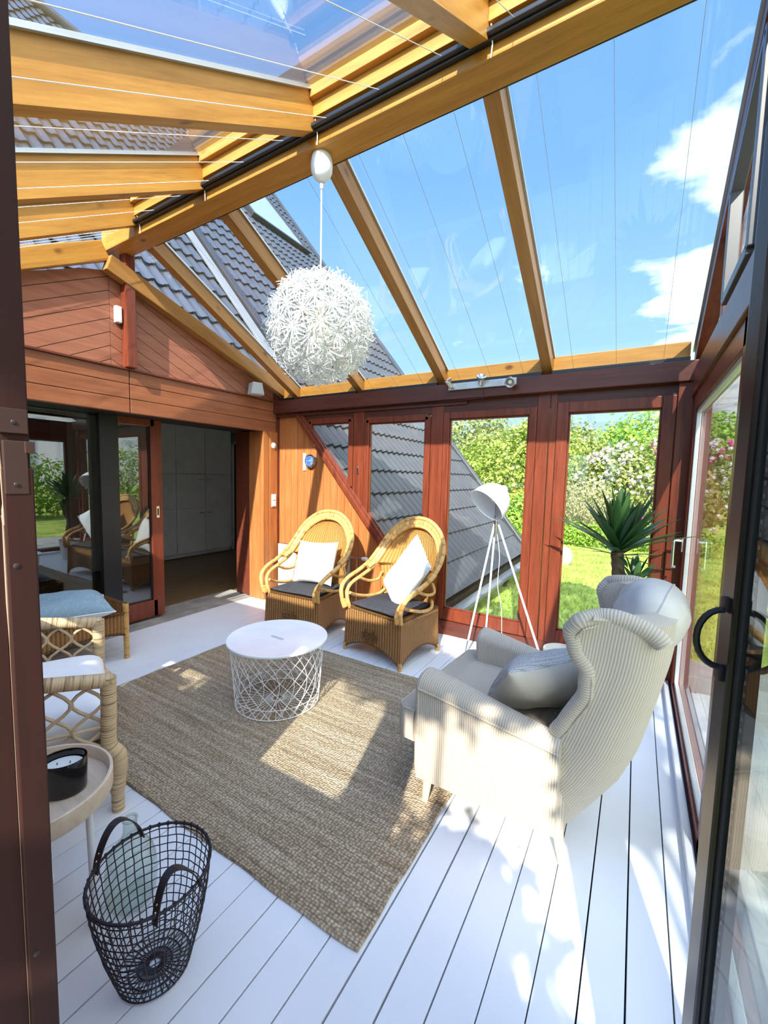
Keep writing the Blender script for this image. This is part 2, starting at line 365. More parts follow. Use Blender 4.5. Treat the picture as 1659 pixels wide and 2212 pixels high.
M['leafC']=leafmat('bright green leaves',[(.20,.36,.04),(.32,.50,.07),(.44,.60,.11)])
M['leafdark']=leafmat('dark green leaves',[(.03,.07,.015),(.06,.12,.02),(.10,.17,.03)],.4,.2)
M['leafyellow']=leafmat('yellow leaves',[(.60,.50,.05),(.75,.62,.08),(.45,.48,.06)])
M['leafstraw']=leafmat('pale dry twigs',[(.45,.42,.22),(.60,.55,.32),(.36,.38,.16)])
M['pinkwhite']=leafmat('pale pink petals',[(.75,.62,.70),(.85,.75,.82),(.88,.84,.88)])
M['magenta']=leafmat('magenta petals',[(.65,.06,.28),(.75,.10,.36),(.80,.20,.45)])
M['yucca']=leafmat('yucca leaves',[(.020,.065,.018),(.035,.10,.025),(.06,.14,.04)],.35,.12,.45)
M['grassblade']=leafmat('grass blades',[(.28,.38,.05),(.40,.50,.09),(.52,.58,.16)])

# ------------------------------------------------------------------ camera
FPX=904.009; YAW,PITCH,ROLL=.5421221,.0850287,.0237189
f=Vector((-math.sin(YAW)*math.cos(PITCH),math.cos(YAW)*math.cos(PITCH),-math.sin(PITCH)))
r=Vector((math.cos(YAW),math.sin(YAW),0)); u=r.cross(f)
r2=r*math.cos(ROLL)+u*math.sin(ROLL); u2=u*math.cos(ROLL)-r*math.sin(ROLL)
cam=bpy.data.cameras.new('camera'); cam.sensor_fit='HORIZONTAL'; cam.sensor_width=36; cam.lens=36*FPX/1659; cam.clip_start=.02; cam.clip_end=400
co=bpy.data.objects.new('camera',cam); COL.objects.link(co)
co.matrix_world=Matrix(((r2.x,u2.x,-f.x,0),(r2.y,u2.y,-f.y,0),(r2.z,u2.z,-f.z,1.5),(0,0,0,1)))
SC.camera=co
# ================================================================== THE SETTING
XL,XR,YB,YN=-3.72,.30,3.70,.12
# ---- floor boards
mb=MB(); mb.box((-3.94,.0,-.05),(.34,3.72,-.022),1)
x=.066-.1187*34
while x<.34:
    g=random.choice([.0016,.002,.0024,.003,.0034]); a=max(x+g,-3.94); c=min(x+.1187-g,.335)
    if c>a+.01: mb.box((a,-.02,-.024),(c,3.71,0),0,None,.0015)
    x+=.1187
struct(mb.build('floor',[M['floorwhite'],M['gap']]),'white painted board floor of the conservatory','floor')
# ---- ground outside
mb=MB()
G=[[(x,y,-.12) for x in (-2.2,6,14,40)] for y in (3.78,9,16,60)]; mb.grid(G,smooth=False,flip=True)
mb.grid([[(x,y,-.12) for x in (.42,6,14,40)] for y in (-14,-4,3.78)],smooth=False,flip=True)
mb.grid([[(x,y,-.121) for x in (-14,-4,.42)] for y in (-14,-2,.0)],smooth=False,flip=True)
struct(mb.build('lawn',M['lawn']),'sunlit green lawn outside the glass','lawn')
def slabs(name,x0,x1,y0,y1,w,h,label):
    mb=MB(); yy=y0
    while yy<y1-.01:
        xx=x0
        while xx<x1-.01:
            mb.box((xx+.006,yy+.006,-.13),(min(xx+w,x1)-.006,min(yy+h,y1)-.006,-.095+random.uniform(-.004,.004)),0,None,.006); xx+=w
        yy+=h
    return struct(mb.build(name,M['stone']),label,'paving')
slabs('paving',-1.7,3.2,3.80,4.62,.5,.41,'grey paving slabs along the back of the conservatory')
slabs('paving',.44,3.2,-2,3.8,.55,.55,'grey paving slabs beyond the right hand glass wall')

# ---- timber framing helper: a framed pane lying in the plane y = const
def pane_y(name,x0,x1,z0,z1,y,w,d,label,cat,wood_=None,bottom=None,glassmat='glasswin',poly=None):
    """x0..z1 is the visible glass; w the width of the frame members"""
    root=empty(name,((x0+x1)/2,y,0)); ox=(x0+x1)/2
    T=Matrix.Translation((-ox,-y,0)); wd=wood_ or M['mahog']; wb=bottom if bottom else w
    mb=MB()
    for a,b_ in (((x0-w,y-d/2,z0-wb),(x0,y+d/2,z1+w)),((x1,y-d/2,z0-wb),(x1+w,y+d/2,z1+w)),((x0,y-d/2,z1),(x1,y+d/2,z1+w)),((x0,y-d/2,z0-wb),(x1,y+d/2,z0))):
        mb.box(a,b_,0,T,.006)
    mb.build('frame',wd,root)
    bd=MB(); q=.014
    for a,b_ in (((x0,y-.02,z0),(x0+q,y+.006,z1)),((x1-q,y-.02,z0),(x1,y+.006,z1)),((x0,y-.02,z1-q),(x1,y+.006,z1)),((x0,y-.02,z0),(x1,y+.006,z0+q))): bd.box(a,b_,0,T,.004)
    bd.build('glazing_bead',wd,root)
    g=MB(); g.box((x0+.002,y+.006,z0+.002),(x1-.002,y+.018,z1-.002),0,T); g.build('glass_pane',M[glassmat],root)
    struct(root,label,cat); return root
ZT=2.043; ZB=.251
# back wall: windows 2..3 and door
YG=3.705
pane_y('window_1',-1.527,-.814,ZB,ZT,YG,.062,.07,'tall window in the back wall behind the white floor lamp','window',bottom=.11)
d3=pane_y('door_1',-.508,.119,ZB,ZT,YG,.085,.08,'garden door in the back wall behind the yucca','door',bottom=.12)
hb=MB(); hb.box((.165-.0,-.02,-.10),(.185,-.006,.10),0,None,.004); hb.build('handle_plate',M['chrome'],d3).location=(.0,-.045,1.24)
# window with the sloping lower left edge (between the diagonal board and the post)
def dgx(z): return -3.383+(2.15-z)*(1.141/1.33)     # diagonal board line on the back wall
def slant_window(name,x0,x1,z1,zmin,label,w=.06):
    y=YG; off=.075
    zl=2.15-((x0-off+3.383)/(1.141/1.33)); zl=min(z1,zl); zr=2.15-((x1-off+3.383)/(1.141/1.33)); zr=max(zr,zmin)
    if zl>=z1-.001:
        xt=dgx(z1)+off; outer=[(xt,z1),(x1,z1),(x1,zr)]
    elif zr<=zmin+.0001:
        xb=dgx(zmin)+off; outer=[(x0,z1),(x1,z1),(x1,zmin),(xb,zmin),(x0,zl)]
    else: outer=[(x0,z1),(x1,z1),(x1,zr),(x0,zl)]
    root=empty(name,(x1,y,0)); T=Matrix.Translation((-x1,-y,0)); k=len(outer)
    g=MB(); g.prism([(p[0],y+.006,p[1]) for p in outer],(0,.012,0),0,T); g.build('glass_pane',M['glasswin'],root)
    fr=MB(); bd=MB(); cx=sum(p[0] for p in outer)/k; cz=sum(p[1] for p in outer)/k
    for i in range(k):
        a,b_=outer[i],outer[(i+1)%k]; d=Vector((b_[0]-a[0],0,b_[1]-a[1])); 
        if d.length<.02: continue
        d.normalize(); n=Vector((d.z,0,-d.x))
        if n.dot(Vector((a[0]-cx,0,a[1]-cz)))<0: n=-n
        A=Vector((a[0],y,a[1]))+n*(w/2)-d*w*.6; B=Vector((b_[0],y,b_[1]))+n*(w/2)+d*w*.6
        fr.beam(A,B,w,.07,(0,1,0),0,.005)
        # pale bead
        bd.beam(Vector((a[0],y-.004,a[1]))-n*.006,Vector((b_[0],y-.004,b_[1]))-n*.006,.012,.02,(0,1,0),0,.003)
    for q in fr.v+bd.v: q-=Vector((x1,y,0))
    fr.build('frame',M['mahog'],root); bd.build('glazing_bead',M['mahog'],root)
    struct(root,label,'window'); return root
slant_window('window_2',-2.419,-1.779,ZT,.42,'window with slanted lower edge between the two wicker armchairs')
w1=slant_window('window_3',-3.2,-2.68,2.066,.4,'small triangular window at the upper left of the back wall')
# back wall body: header, posts, boards, diagonal board, sill
mb=MB()
mb.box((XL-.1,3.60,2.205),(XR+.12,3.80,2.345),1,None,.006)           # header
mb.box((XL,3.655,2.165),(-1.36,3.70,2.207),1,None,.004)
def post(x0,x1,z0=0,z1=2.21,y0=3.675,y1=3.76): mb.box((x0,y0,z0),(x1,y1,z1),0,None,.006)
post(-1.715,-1.592); post(-.750,-.655); post(-.648,-.598); post(-2.615,-2.485,1.16)
post(.206,.30,0,2.21,3.64,3.78)
mb.box((-1.83,3.66,0),(.21,3.80,.135),1,None,.006)                    # sill beam
mb.box((-3.40,3.682,2.10),(.206,3.755,2.206),1)
# diagonal board (stands proud) down to the floor
p0=Vector((-3.40,3.672,2.17)); p1=Vector((dgx(.0)-.02,3.672,0.0)); mb.beam(p0,p1,.05,.055,(0,1,0),0,.006)
p0b=p0+Vector((.052,.012,.0)); mb.beam(p0b,p1+Vector((.052,.012,0)),.045,.05,(0,1,0),0,.005)
# boarded part left of the diagonal (clipped upright boards)
x=XL
k=0
while x<-1.55:
    x1=x+.098
    poly=clip([(x+.0018,0),(x1-.0018,0),(x1-.0018,2.21),(x+.0018,2.21)],lambda p:(dgx(p[1])+.01)-p[0])
    if len(poly)>2: mb.prism([(p[0],3.70,p[1]) for p in poly],(0,.03,0),2)
    x=x1
mb.box((XL,3.725,0),(-1.75,3.76,.42),3); mb.prism([(XL,3.732,0),(dgx(0),3.732,0),(dgx(2.2),3.732,2.2),(XL,3.732,2.2)],(0,.03,0),3)
struct(mb.build('wall_back',[M['mahog'],M['mahogX'],M['cedarZ'],M['gap']]),'red brown timber back wall with upright boards at its left','wall')
# ---- left wall: lintel, gable boards, post, reveal
mb=MB()
for z0,z1 in ((1.985,2.10),(2.104,2.222),(2.226,2.335)):
    for y0,y1 in ((YN,1.965),(1.972,3.64)): mb.box((XL-.06,y0,z0),(XL,y1,z1),0,None,.004)
mb.box((XL-.20,YN,2.0),(XL-.03,3.65,2.34),1)
mb.box((-4.3,YN,2.0),(XL-.19,3.65,2.10),3)
mb.box((XL-.10,YN,2.335),(XL+.02,3.66,2.352),1,None,.003)             # ledge
mb.box((XL-.05,3.445,0),(XL,3.535,1.99),2,None,.006); mb.box((XL-.04,3.54,0),(XL+.004,3.665,1.99),2,None,.006)  # boards beside the doorway
mb.box((XL-.24,3.445,0),(XL-.052,3.535,1.99),2,None,.004)
mb.box((-4.18,3.50,0),(XL-.24,3.60,2.02),3)                            # dark inner jamb
mb.box((-4.20,3.452,.02),(-3.97,3.50,1.99),1,None,.004)
mb.box((-4.30,YN,2.06),(-4.24,3.7,2.5),3); mb.box((XL-.12,3.64,0),(XL-.002,3.78,2.46),1)
struct(mb.build('wall_left',[M['lintel'],M['mahogY'],M['cedarZ'],M['blackmatt']]),'red brown boarded lintel and jamb above and beside the sliding door','wall')
# gable: chevron of boards, mitre near y=1.85
gb=MB(); ym=1.84; tri=[(YN,2.352),(3.62,2.352),(3.62,2.46),(1.86,3.10),(1.66,3.04),(YN,2.31)]
gb.prism([(XL-.05,p[0],p[1]) for p in tri],(-.03,0,0),1)
for side in (0,1):
    s=.52 if side==0 else -.45
    for k in range(-2,22):
        o=1.0+k*.108
        def lo(p): return p[1]-(o+s*(p[0]-ym)+.0022*1.1)
        def hi(p): return (o+.108+s*(p[0]-ym)-.0022*1.1)-p[1]
        def sd(p): return (ym-.0015-p[0]) if side==0 else (p[0]-ym-.0015)
        poly=clip(clip(clip(tri,lo),hi),sd)
        if len(poly)>2:
            gb.prism([(XL-.05,p[0],p[1]) for p in poly],(.022,0,0),0)
struct(gb.build('wall_gable',[M['cladY'],M['gap']]),'gable of chevron laid red brown boards above the sliding door','wall')
pm=MB(); pm.box((XL-.025,1.925,2.352),(XL+.065,2.005,3.30),0,None,.008)
struct(pm.build('trim_1',M['mahog']),'upright red post in front of the gable boards','post')
# rake beam along the gable
mb=MB(); mb.beam((XL+.03,1.80,3.125),(XL+.03,3.72,2.475),.085,.13,(0,0,1),0,.006); mb.build('trim_2',M['pineF']); struct(bpy.data.objects['trim_2'],'sloping yellow pine beam along the top of the gable','beam')
mb=MB(); mb.beam((XL-.005,YN,2.31),(XL-.005,1.80,3.22),.07,.14,(0,0,1),0,.006); struct(mb.build('trim_3',M['pineN']),'yellow pine beam on the near slope of the gable','beam')

# ---- ceiling: ridge beam, rafters, panes, rails, wires
roof=empty('ceiling',(0,0,0))
RX=[-3.44,-2.55,-1.62,-.69]; RN=[-3.31,-2.52,-1.61,-.68]
ry0,ry1,rz0,rz1=1.83,1.99,3.245,3.50
mb=MB(); mb.box((XL-.1,ry0,rz0),(XR+.12,ry1,rz1),0,None,.008); mb.build('ridge_beam',M['pineX'],roof)
mb=MB(); mb.box((XL-.1,ry0-.06,rz1+.02),(XR+.15,ry1+.06,rz1+.13),0); mb.build('ridge_cap',M['tilemetal'],roof)
mb=MB(); mb.box((-3.27,ry0-.028,rz0+.045),(XR,ry0-.001,rz0+.085),0,None,.004); mb.box((-3.27,ry0-.05,rz0+.055),(XR,ry0-.026,rz0+.075),0,None,.004)
mb.box((-3.36,ry1+.001,rz0+.012),(XR,ry1+.02,rz0+.04),0,None,.003); mb.build('blind_rail',M['black'],roof)
fs=-(.526); ns=.61
def fz(y): return 3.27+fs*(y-1.99)          # underside of far rafters
def nz(y): return 3.31+ns*(y-1.83)          # underside of near rafters
HF,HN,WR=.125,.195,.078
xs=[XL-.0]+RX+[XR+.03]
for x in RX+[XR+.03]:
    mb=MB(); w=WR/2
    prof=[(1.985,fz(1.985)),(3.80,fz(3.80)),(3.80,fz(3.80)+HF),(1.985,fz(1.985)+HF)]
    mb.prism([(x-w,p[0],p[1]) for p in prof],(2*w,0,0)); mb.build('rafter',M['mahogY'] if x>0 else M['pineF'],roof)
    # slim pale glazing strip on top
    mb=MB(); mb.prism([(x-w-.012,p[0],p[1]+HF) for p in ((1.99,fz(1.99)),(3.80,fz(3.80)))]+[(x-w-.012,p[0],p[1]+HF+.016) for p in ((3.80,fz(3.80)),(1.99,fz(1.99)))],(2*w+.024,0,0)); mb.build('glazing_bar',M['alu'],roof)
for x in RN+[XR+.03]:
    mb=MB(); w=WR/2
    prof=[(-.02,nz(-.02)),(1.832,nz(1.832)),(1.832,nz(1.832)+HN),(-.02,nz(-.02)+HN)]
    mb.prism([(x-w,p[0],p[1]) for p in prof],(2*w,0,0)); mb.build('rafter',M['pineN'],roof)
    mb=MB(); mb.prism([(x-w-.014,p[0],p[1]+HN) for p in ((-.02,nz(-.02)),(1.83,nz(1.83)))]+[(x-w-.014,p[0],p[1]+HN+.02) for p in ((1.83,nz(1.83)),(-.02,nz(-.02)))],(2*w+.028,0,0)); mb.build('glazing_bar',M['alu'],roof)
# blocking boards between near rafters against the ridge
bx=RN+[XR+.03]
for a,c in zip(bx[:-1],bx[1:]):
    mb=MB(); mb.box((a+WR/2,1.795,3.355),(c-WR/2,1.829,3.43),0,None,.003); mb.box((a+WR/2,1.765,3.43),(c-WR/2,1.829,3.485),0,None,.003); mb.build('blocking_board',M['pineX'],roof)
# eave plate with black strip on the back wall header
bx2=[XL+.02]+RX+[XR]
for a,c in zip(bx2[:-1],bx2[1:]):
    mb=MB(); mb.box((a+WR/2,3.705,2.385),(c-WR/2,3.79,2.50),0,None,.004); mb.build('eave_plate',M['pineX'],roof)
    mb=MB(); mb.box((a+WR/2,3.66,2.346),(c-WR/2,3.70,2.385),0,None,.003); mb.build('blind_rail',M['black'],roof)
# glass
for a,c in zip(xs[:-1],xs[1:]):
    mb=MB(); t=.010; o=HF+.004
    mb.prism([(a+.01,1.99,fz(1.99)+o),(a+.01,3.92,fz(3.92)+o),(a+.01,3.92,fz(3.92)+o+t),(a+.01,1.99,fz(1.99)+o+t)],(c-a-.02,0,0)); mb.build('glass_pane',M['glassroof'],roof)
    mb=MB(); o=HN+.004
    mb.prism([(a+.01,-.25,nz(-.25)+o),(a+.01,1.83,nz(1.83)+o),(a+.01,1.83,nz(1.83)+o+t),(a+.01,-.25,nz(-.25)+o+t)],(c-a-.02,0,0)); mb.build('glass_pane',M['glassroof'],roof)
# thin blind wires: white on the near slope, grey on the far slope
for i,(a,c) in enumerate(zip(bx2[:-1],bx2[1:])):
    for q in (.16,.5,.84):
        x=lerp(a,c,q); mb=MB(); mb.tube([(x,.14,nz(.14)+.02),(x,1.79,3.31)],.0016,5); mb.build('blind_wire',M['whiteplastic'],roof)
    for q in (.2,.5,.8):
        x=lerp(a,c,q); mb=MB(); mb.tube([(x,2.01,3.27),(x,3.69,2.37)],.0011,5); mb.build('blind_wire',M['alu'],roof)
for x in (-.69,-1.62,-2.55,-3.3):
    mb=MB(); mb.tube([(x+.06,1.80,3.345),(x+.064,1.815,3.28),(x+.058,1.82,3.235)],.003,6); mb.build('cord_end',M['whiteplastic'],roof)
struct(roof,'pitched glass roof on yellow pine beams','ceiling')

# ---- near wall (behind and beside the viewer) with the doorway the view comes through
mb=MB()
def wall_piece(x0,x1,z0,z1): mb.box((x0,-.04,z0),(x1,YN,z1))
wall_piece(XL-.5,-2.62,0,2.3); wall_piece(-2.62,-2.02,0,1.05); wall_piece(-2.62,-2.02,1.50,2.3)
wall_piece(-2.02,-1.25,0,2.3); wall_piece(-1.25,-.66,0,1.05); wall_piece(-1.25,-.66,1.95,2.3); wall_piece(-.66,-.53,0,2.3)
wall_piece(-.53,.34,2.13,2.42); mb.box((XL-.5,-.03,2.3),(XR+.12,.11,2.42)); wall_piece(.33,.42,0,2.4)
struct(mb.build('wall_front',[M['mahog']]),'red brown near wall around the doorway','wall')
# left jamb seen at the left edge
jb=empty('door_2',(-.44,.152,0))
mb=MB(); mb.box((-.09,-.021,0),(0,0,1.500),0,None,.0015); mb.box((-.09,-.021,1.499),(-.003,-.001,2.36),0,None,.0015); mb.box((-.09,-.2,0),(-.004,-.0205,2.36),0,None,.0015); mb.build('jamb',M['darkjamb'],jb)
mb=MB(); mb.box((-.010,-.022,1.528),(.0008,-.003,1.548),0,None,.0006); mb.box((-.012,-.020,1.478),(.0006,-.004,1.522),0,None,.0006)
mb.box((-.006,-.006,1.512),(.0018,.0008,1.522),0,None,.0005); mb.build('strike_plate',M['bolt'],jb)
for z in (1.486,1.537):
    mb=MB(); mb.lathe([(0,.0008),(.0015,.0006),(.0019,0)],12,M=Matrix.Translation((.0009 if z>1.5 else .0007,-.0125,z))@Matrix.Rotation(PI/2,4,'Y')); mb.build('screw',M['threshold'],jb)
for z in (1.418,1.06):
    mb=MB(); mb.lathe([(0,.0004),(.0018,.0004),(.0024,0)],12,M=Matrix.Translation((.0002,-.015,z))@Matrix.Rotation(PI/2,4,'Y')); mb.build('screw',M['threshold'],jb)
mb=MB(); mb.tube(smoothpath([(-.0035,-.0212,1.66),(-.0033,-.0212,1.56),(-.0028,-.021,1.50),(-.0025,-.0205,1.455),(-.0030,-.0212,1.42),(-.0035,-.0213,1.0),(-.0035,-.0213,.2)],8),[.0003]*16+[.0008]*6+[.0016]*8+[.0010]*4+[.00022]*15,6); mb.build('sealant_bead',M['crack'],jb)
struct(jb,'dark red left jamb of the doorway with strike plate','door jamb')

for i_,(a_,b_,z0_,z1_) in enumerate(((-2.62,-2.02,1.05,1.50),(-1.25,-.66,1.05,1.95))):
    w_=empty('window_%d'%(6+i_),((a_+b_)/2,.04,0)); g=MB(); k_=(b_-a_)/2; g.box((-k_,-.006,z0_),(k_,.006,z1_)); g.build('glass_pane',M['glasswin'],w_)
    fr=MB()
    for p_,q_ in (((-k_,-.03,z0_),(-k_+.03,.03,z1_)),((k_-.03,-.03,z0_),(k_,.03,z1_)),((-k_,-.03,z0_),(k_,.03,z0_+.03)),((-k_,-.03,z1_-.03),(k_,.03,z1_))): fr.box(p_,q_)
    fr.build('frame',M['mahog'],w_); struct(w_,('small high window','larger window')[i_]+' in the near wall behind the rattan armchair','window')
# ---- right wall: sill, header, glazed sliding front, gable glazing
mb=MB(); xr=XR
mb.box((xr-.02,.12,2.10),(xr+.10,3.66,2.28),0,None,.006)              # header
mb.box((xr+.0,.12,2.28),(xr+.08,3.66,2.33),0)
mb.box((xr-.012,YN,-.02),(xr+.12,3.66,.035),1,None,.003)             # threshold
mb.box((xr-.045,YN,0),(xr-.014,3.64,.05),2,None,.006)                # pale skirting
mb.box((xr+.0,YN,.0),(xr+.08,.70,2.2),0)                               # solid panel by the near corner
mb.box((xr+.0,3.60,0),(xr+.10,3.72,2.3),0,None,.006)
# gable framing above the header
def rk(y): return fz(y)
mb.beam((xr+.05,2.02,2.3),(xr+.05,2.02,3.3),.07,.07,(0,1,0),0,.005)
mb.beam((xr+.05,2.9,2.3),(xr+.05,2.9,2.86),.06,.06,(0,1,0),0,.005)
struct(mb.build('wall_right',[M['mahogY'],M['threshold'],M['floorwhite']]),'timber right wall with header above the sliding glass','wall')
g=MB(); tri=[(xr+.045,2.06,2.33),(xr+.045,3.6,2.33),(xr+.045,3.6,2.42),(xr+.045,2.06,3.22)]; g.prism(tri,(.01,0,0))
g.prism([(xr+.045,.12,2.33),(xr+.045,1.98,2.33),(xr+.045,1.98,3.28),(xr+.045,.12,2.34)],(.01,0,0))
root=empty('window_4',(0,0,0)); g.build('glass_pane',M['glasswin'],root)
fr=MB(); q=[(2.07,2.37),(2.60,2.37),(2.62,2.87),(2.07,3.12)]
for i in range(4): fr.beam((xr+.01,*q[i]),(xr+.01,*q[(i+1)%4]),.045,.05,(1,0,0),0,.004)
fr.build('frame',M['greyframe'],root); struct(root,'triangular glazing above the right hand sliding door','window')
sd=empty('door_3',(xr+.03,2.1,0)); sx=.0
fr=MB()
for y0,y1 in ((.70,.775),(1.93,2.01),(3.48,3.60)): fr.box((-.035,y0-2.1,.03),(.035,y1-2.1,2.10),0,None,.006)
fr.box((-.035,.74-2.1,1.99),(.035,3.5-2.1,2.10),0,None,.006); fr.box((-.035,.74-2.1,.03),(.035,3.5-2.1,.10),0,None,.006); fr.build('frame',M['mahog'],sd)
for y0,y1 in ((.775,1.93),(2.01,3.48)):
    bd=MB()
    for a,b_ in (((-.025,y0,.10),(.0,y0+.025,1.99)),((-.025,y1-.025,.10),(.0,y1,1.99)),((-.025,y0,1.965),(.0,y1,1.99)),((-.025,y0,.10),(.0,y1,.125))): bd.box((a[0],a[1]-2.1,a[2]),(b_[0],b_[1]-2.1,b_[2]),0,None,.004)
    bd.build('glazing_bead',M['alu'],sd)
    g=MB(); g.box((.002,y0-2.1,.10),(.016,y1-2.1,1.99)); g.build('glass_pane',M['glasswin'],sd)
h=MB(); h.box((-.046,1.395,1.03),(-.035,1.425,1.13),0,None,.003)
h.tube(smoothpath([(-.04,1.41,1.105),(-.085,1.41,1.105),(-.09,1.405,1.095),(-.09,1.40,.94),(-.088,1.40,.925),(-.07,1.40,.922)],6),.0095,8); h.build('door_handle',M['chrome'],sd)
struct(sd,'sliding glass door in the right wall with chrome handle','door')

# ---- the open glass door leaf at the right edge
A=Vector((.158,.926,0)); B=Vector((.335,.20,0)); dv=(A-B); LW=dv.length; ang=math.atan2(dv.y,dv.x)
lf=empty('door_4',(B.x,B.y,0),ang)      # local +x runs from hinge to free edge
mb=MB(); zt=2.075; LI=LW-.05
for a,b_ in (((0,-.022,.03),(.09,.022,zt)),((LI,-.022,.03),(LW,.022,zt)),((.09,-.022,.03),(LI+.01,.022,.13)),((.09,-.022,zt-.055),(LI+.01,.022,zt))): mb.box(a,b_,0,None,.006)
mb.build('frame',M['doorblack'],lf)
bd=MB()
for a,b_ in (((.09,-.014,.13),(.108,.014,zt-.055)),((LI-.012,-.014,.13),(LI,.014,zt-.055)),((.09,-.014,.13),(LI,.014,.145)),((.09,-.014,zt-.068),(LI,.014,zt-.055))): bd.box(a,b_,0,None,.002)
bd.build('glazing_gasket',M['blackmatt'],lf)
sp=MB(); sp.box((LI-.03,-.007,.145),(LI-.014,.007,zt-.07)); sp.box((.109,-.007,.145),(.12,.007,zt-.07))
for k in range(90): sp.box((LI-.0245,-.0078,.20+k*.02),(LI-.0195,.0078,.207+k*.02),1); sp.build('spacer_bar',[M['threshold'],M['lead']],lf)
for yy in (-.009,.007):
    g=MB(); g.box((.10,yy,.135),(LI-.002,yy+.003,zt-.058)); g.build('glass_pane',M['glasswin'],lf)
for s in (-1,1):
    h=MB(); c=Vector((LW-.026,0,1.235)); pts=[]
    for k in range(13):
        a=-PI/2+PI*k/12; pts.append((LW-.026,s*(.026+.036*math.cos(a)),1.238+.050*math.sin(a)))
    h.tube(pts,.0055,8); h.box((LW-.036,s*.020,1.166),(LW-.016,s*.029,1.190),0,None,.003); h.box((LW-.036,s*.020,1.286),(LW-.016,s*.029,1.310),0,None,.003); h.build('ring_handle',M['wire'],lf)
struct(lf,'open dark framed glass door leaf with ring handle at the right edge','door')

# ---- sliding door between house and conservatory (in the left wall)
XD=-4.14
sl=empty('door_5',(XD,2.2,0))
fr=MB(); o=2.2
for a,b_ in (((-.03,2.355,.03),(.03,2.47,2.0)),((-.03,1.92,.03),(.03,2.40,.20)),((-.03,1.92,1.93),(.03,2.40,2.0))): fr.box((a[0],a[1]-o,a[2]),(b_[0],b_[1]-o,b_[2]),0,None,.006)
fr.build('frame',M['mahog'],sl)
fr=MB(); fr.box((-.03,1.90-o,.03),(.032,2.06-o,2.0),0,None,.005); fr.box((-.02,2.345-o,.2),(.012,2.358-o,1.93)); fr.box((-.02,2.06-o,.2),(.012,2.36-o,.213)); fr.build('dark_stile',M['black'],sl)
g=MB(); g.box((-.008,2.05-o,.2),(.004,2.36-o,1.94)); g.build('glass_pane',M['glassdoor'],sl)
h=MB(); h.box((.029,2.40-o,1.03),(.035,2.432-o,1.15),0,None,.004); h.build('recessed_pull',M['chrome'],sl)
h=MB(); h.box((.033,2.409-o,1.055),(.0365,2.423-o,1.125)); h.build('pull_recess',M['blackmatt'],sl)
struct(sl,'sliding glass door leaf with red stile beside the house opening','door')
fx=empty('window_5',(XD-.09,1.0,0)); g=MB(); g.box((0,.30-1,.05),(.012,1.95-1,2.0)); g.build('glass_pane',M['glassdoor'],fx)
fr=MB(); fr.box((-.03,YN-1,0),(.04,.32-1,2.02)); fr.box((-.03,.3-1,0),(.04,1.95-1,.06)); fr.box((-.03,.3-1,1.985),(.04,1.95-1,2.02)); fr.build('frame',M['black'],fx); struct(fx,'fixed dark glass pane of the house wall at the left','window')
mb=MB(); mb.box((-4.40,YN,-.03),(-3.945,3.52,.004),0,None,.002); mb.box((-4.06,YN,.0),(-4.03,3.5,.018)); mb.build('trim_4',M['sill'])
struct(bpy.data.objects['trim_4'],'worn grey sill under the sliding door','sill')
mb=MB(); mb.box((-4.22,3.47,.03),(-4.195,3.505,1.99),0,None,.002); struct(mb.build('trim_5',M['whiteplastic']),'white edge strip at the far side of the house opening','trim')
# ---- house interior behind the opening
mb=MB(); mb.box((-9,-1.5,-.05),(-4.38,7.2,-.012)); struct(mb.build('floor_house',M['housewood']),'dark wooden floor inside the house','floor')
mb=MB(); mb.box((-9.05,-1.5,0),(-9,7.2,2.5)); mb.box((-9,7.15,0),(-4.4,7.2,2.5)); mb.box((-9,-1.55,0),(-4.2,-1.5,2.5)); mb.box((-9,-1.5,2.45),(-4.24,7.2,2.5)); mb.box((-4.32,3.56,0),(-4.24,7.2,2.5)); mb.box((-4.32,-1.5,0),(-4.24,.14,2.5))
struct(mb.build('wall_house',M['housewhite']),'pale walls of the room inside the house','wall')
# ================================================================== HOUSE AND GARDEN
# cabinet wall inside the house
cb=empty('built_in_cupboard',(-6.95,4.7,0)); tag(cb,'tall white cupboard wall standing inside the dark house','cupboard')
mb=MB(); mb.box((-.25,-2.0,.06),(.235,.70,2.42),0); mb.box((-.25,-2.0,0),(.20,.70,.06),0); mb.build('carcass',M['cabinet'],cb)
ys=[-.70,-.44,.12,.66]
for i in range(3):
    for z0,z1 in ((.07,.86),(.865,1.46),(1.465,2.40)):
        dmb=MB(); dmb.box((.237,ys[i]+.006,z0+.006),(.262,ys[i+1]-.006,z1-.006),0,None,.003); d=dmb.build('cupboard_door',M['cabinet'],cb)
        if i>0 and z0<1.4:
            hz=z1-.09; hy=ys[1+1]-.08 if i==1 else ys[2]+.08
            hm=MB(); hm.box((.262,hy-.05,hz-.006),(.274,hy+.05,hz+.006),0,None,.003); hm.build('bar_handle',M['chrome'],d)
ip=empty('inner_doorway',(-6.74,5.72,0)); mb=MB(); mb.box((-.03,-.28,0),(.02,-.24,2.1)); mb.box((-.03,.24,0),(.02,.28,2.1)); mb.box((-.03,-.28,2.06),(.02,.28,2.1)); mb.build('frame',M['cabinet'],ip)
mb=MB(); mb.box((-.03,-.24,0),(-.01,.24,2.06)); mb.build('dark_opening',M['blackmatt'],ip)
mb=MB(); mb.box((-.008,.02,1.15),(.004,.13,1.75),0,None,.004); mb.build('window_light',M['housewhite'],ip); tag(ip,'dark inner doorway to the right of the white cupboard wall','doorway')

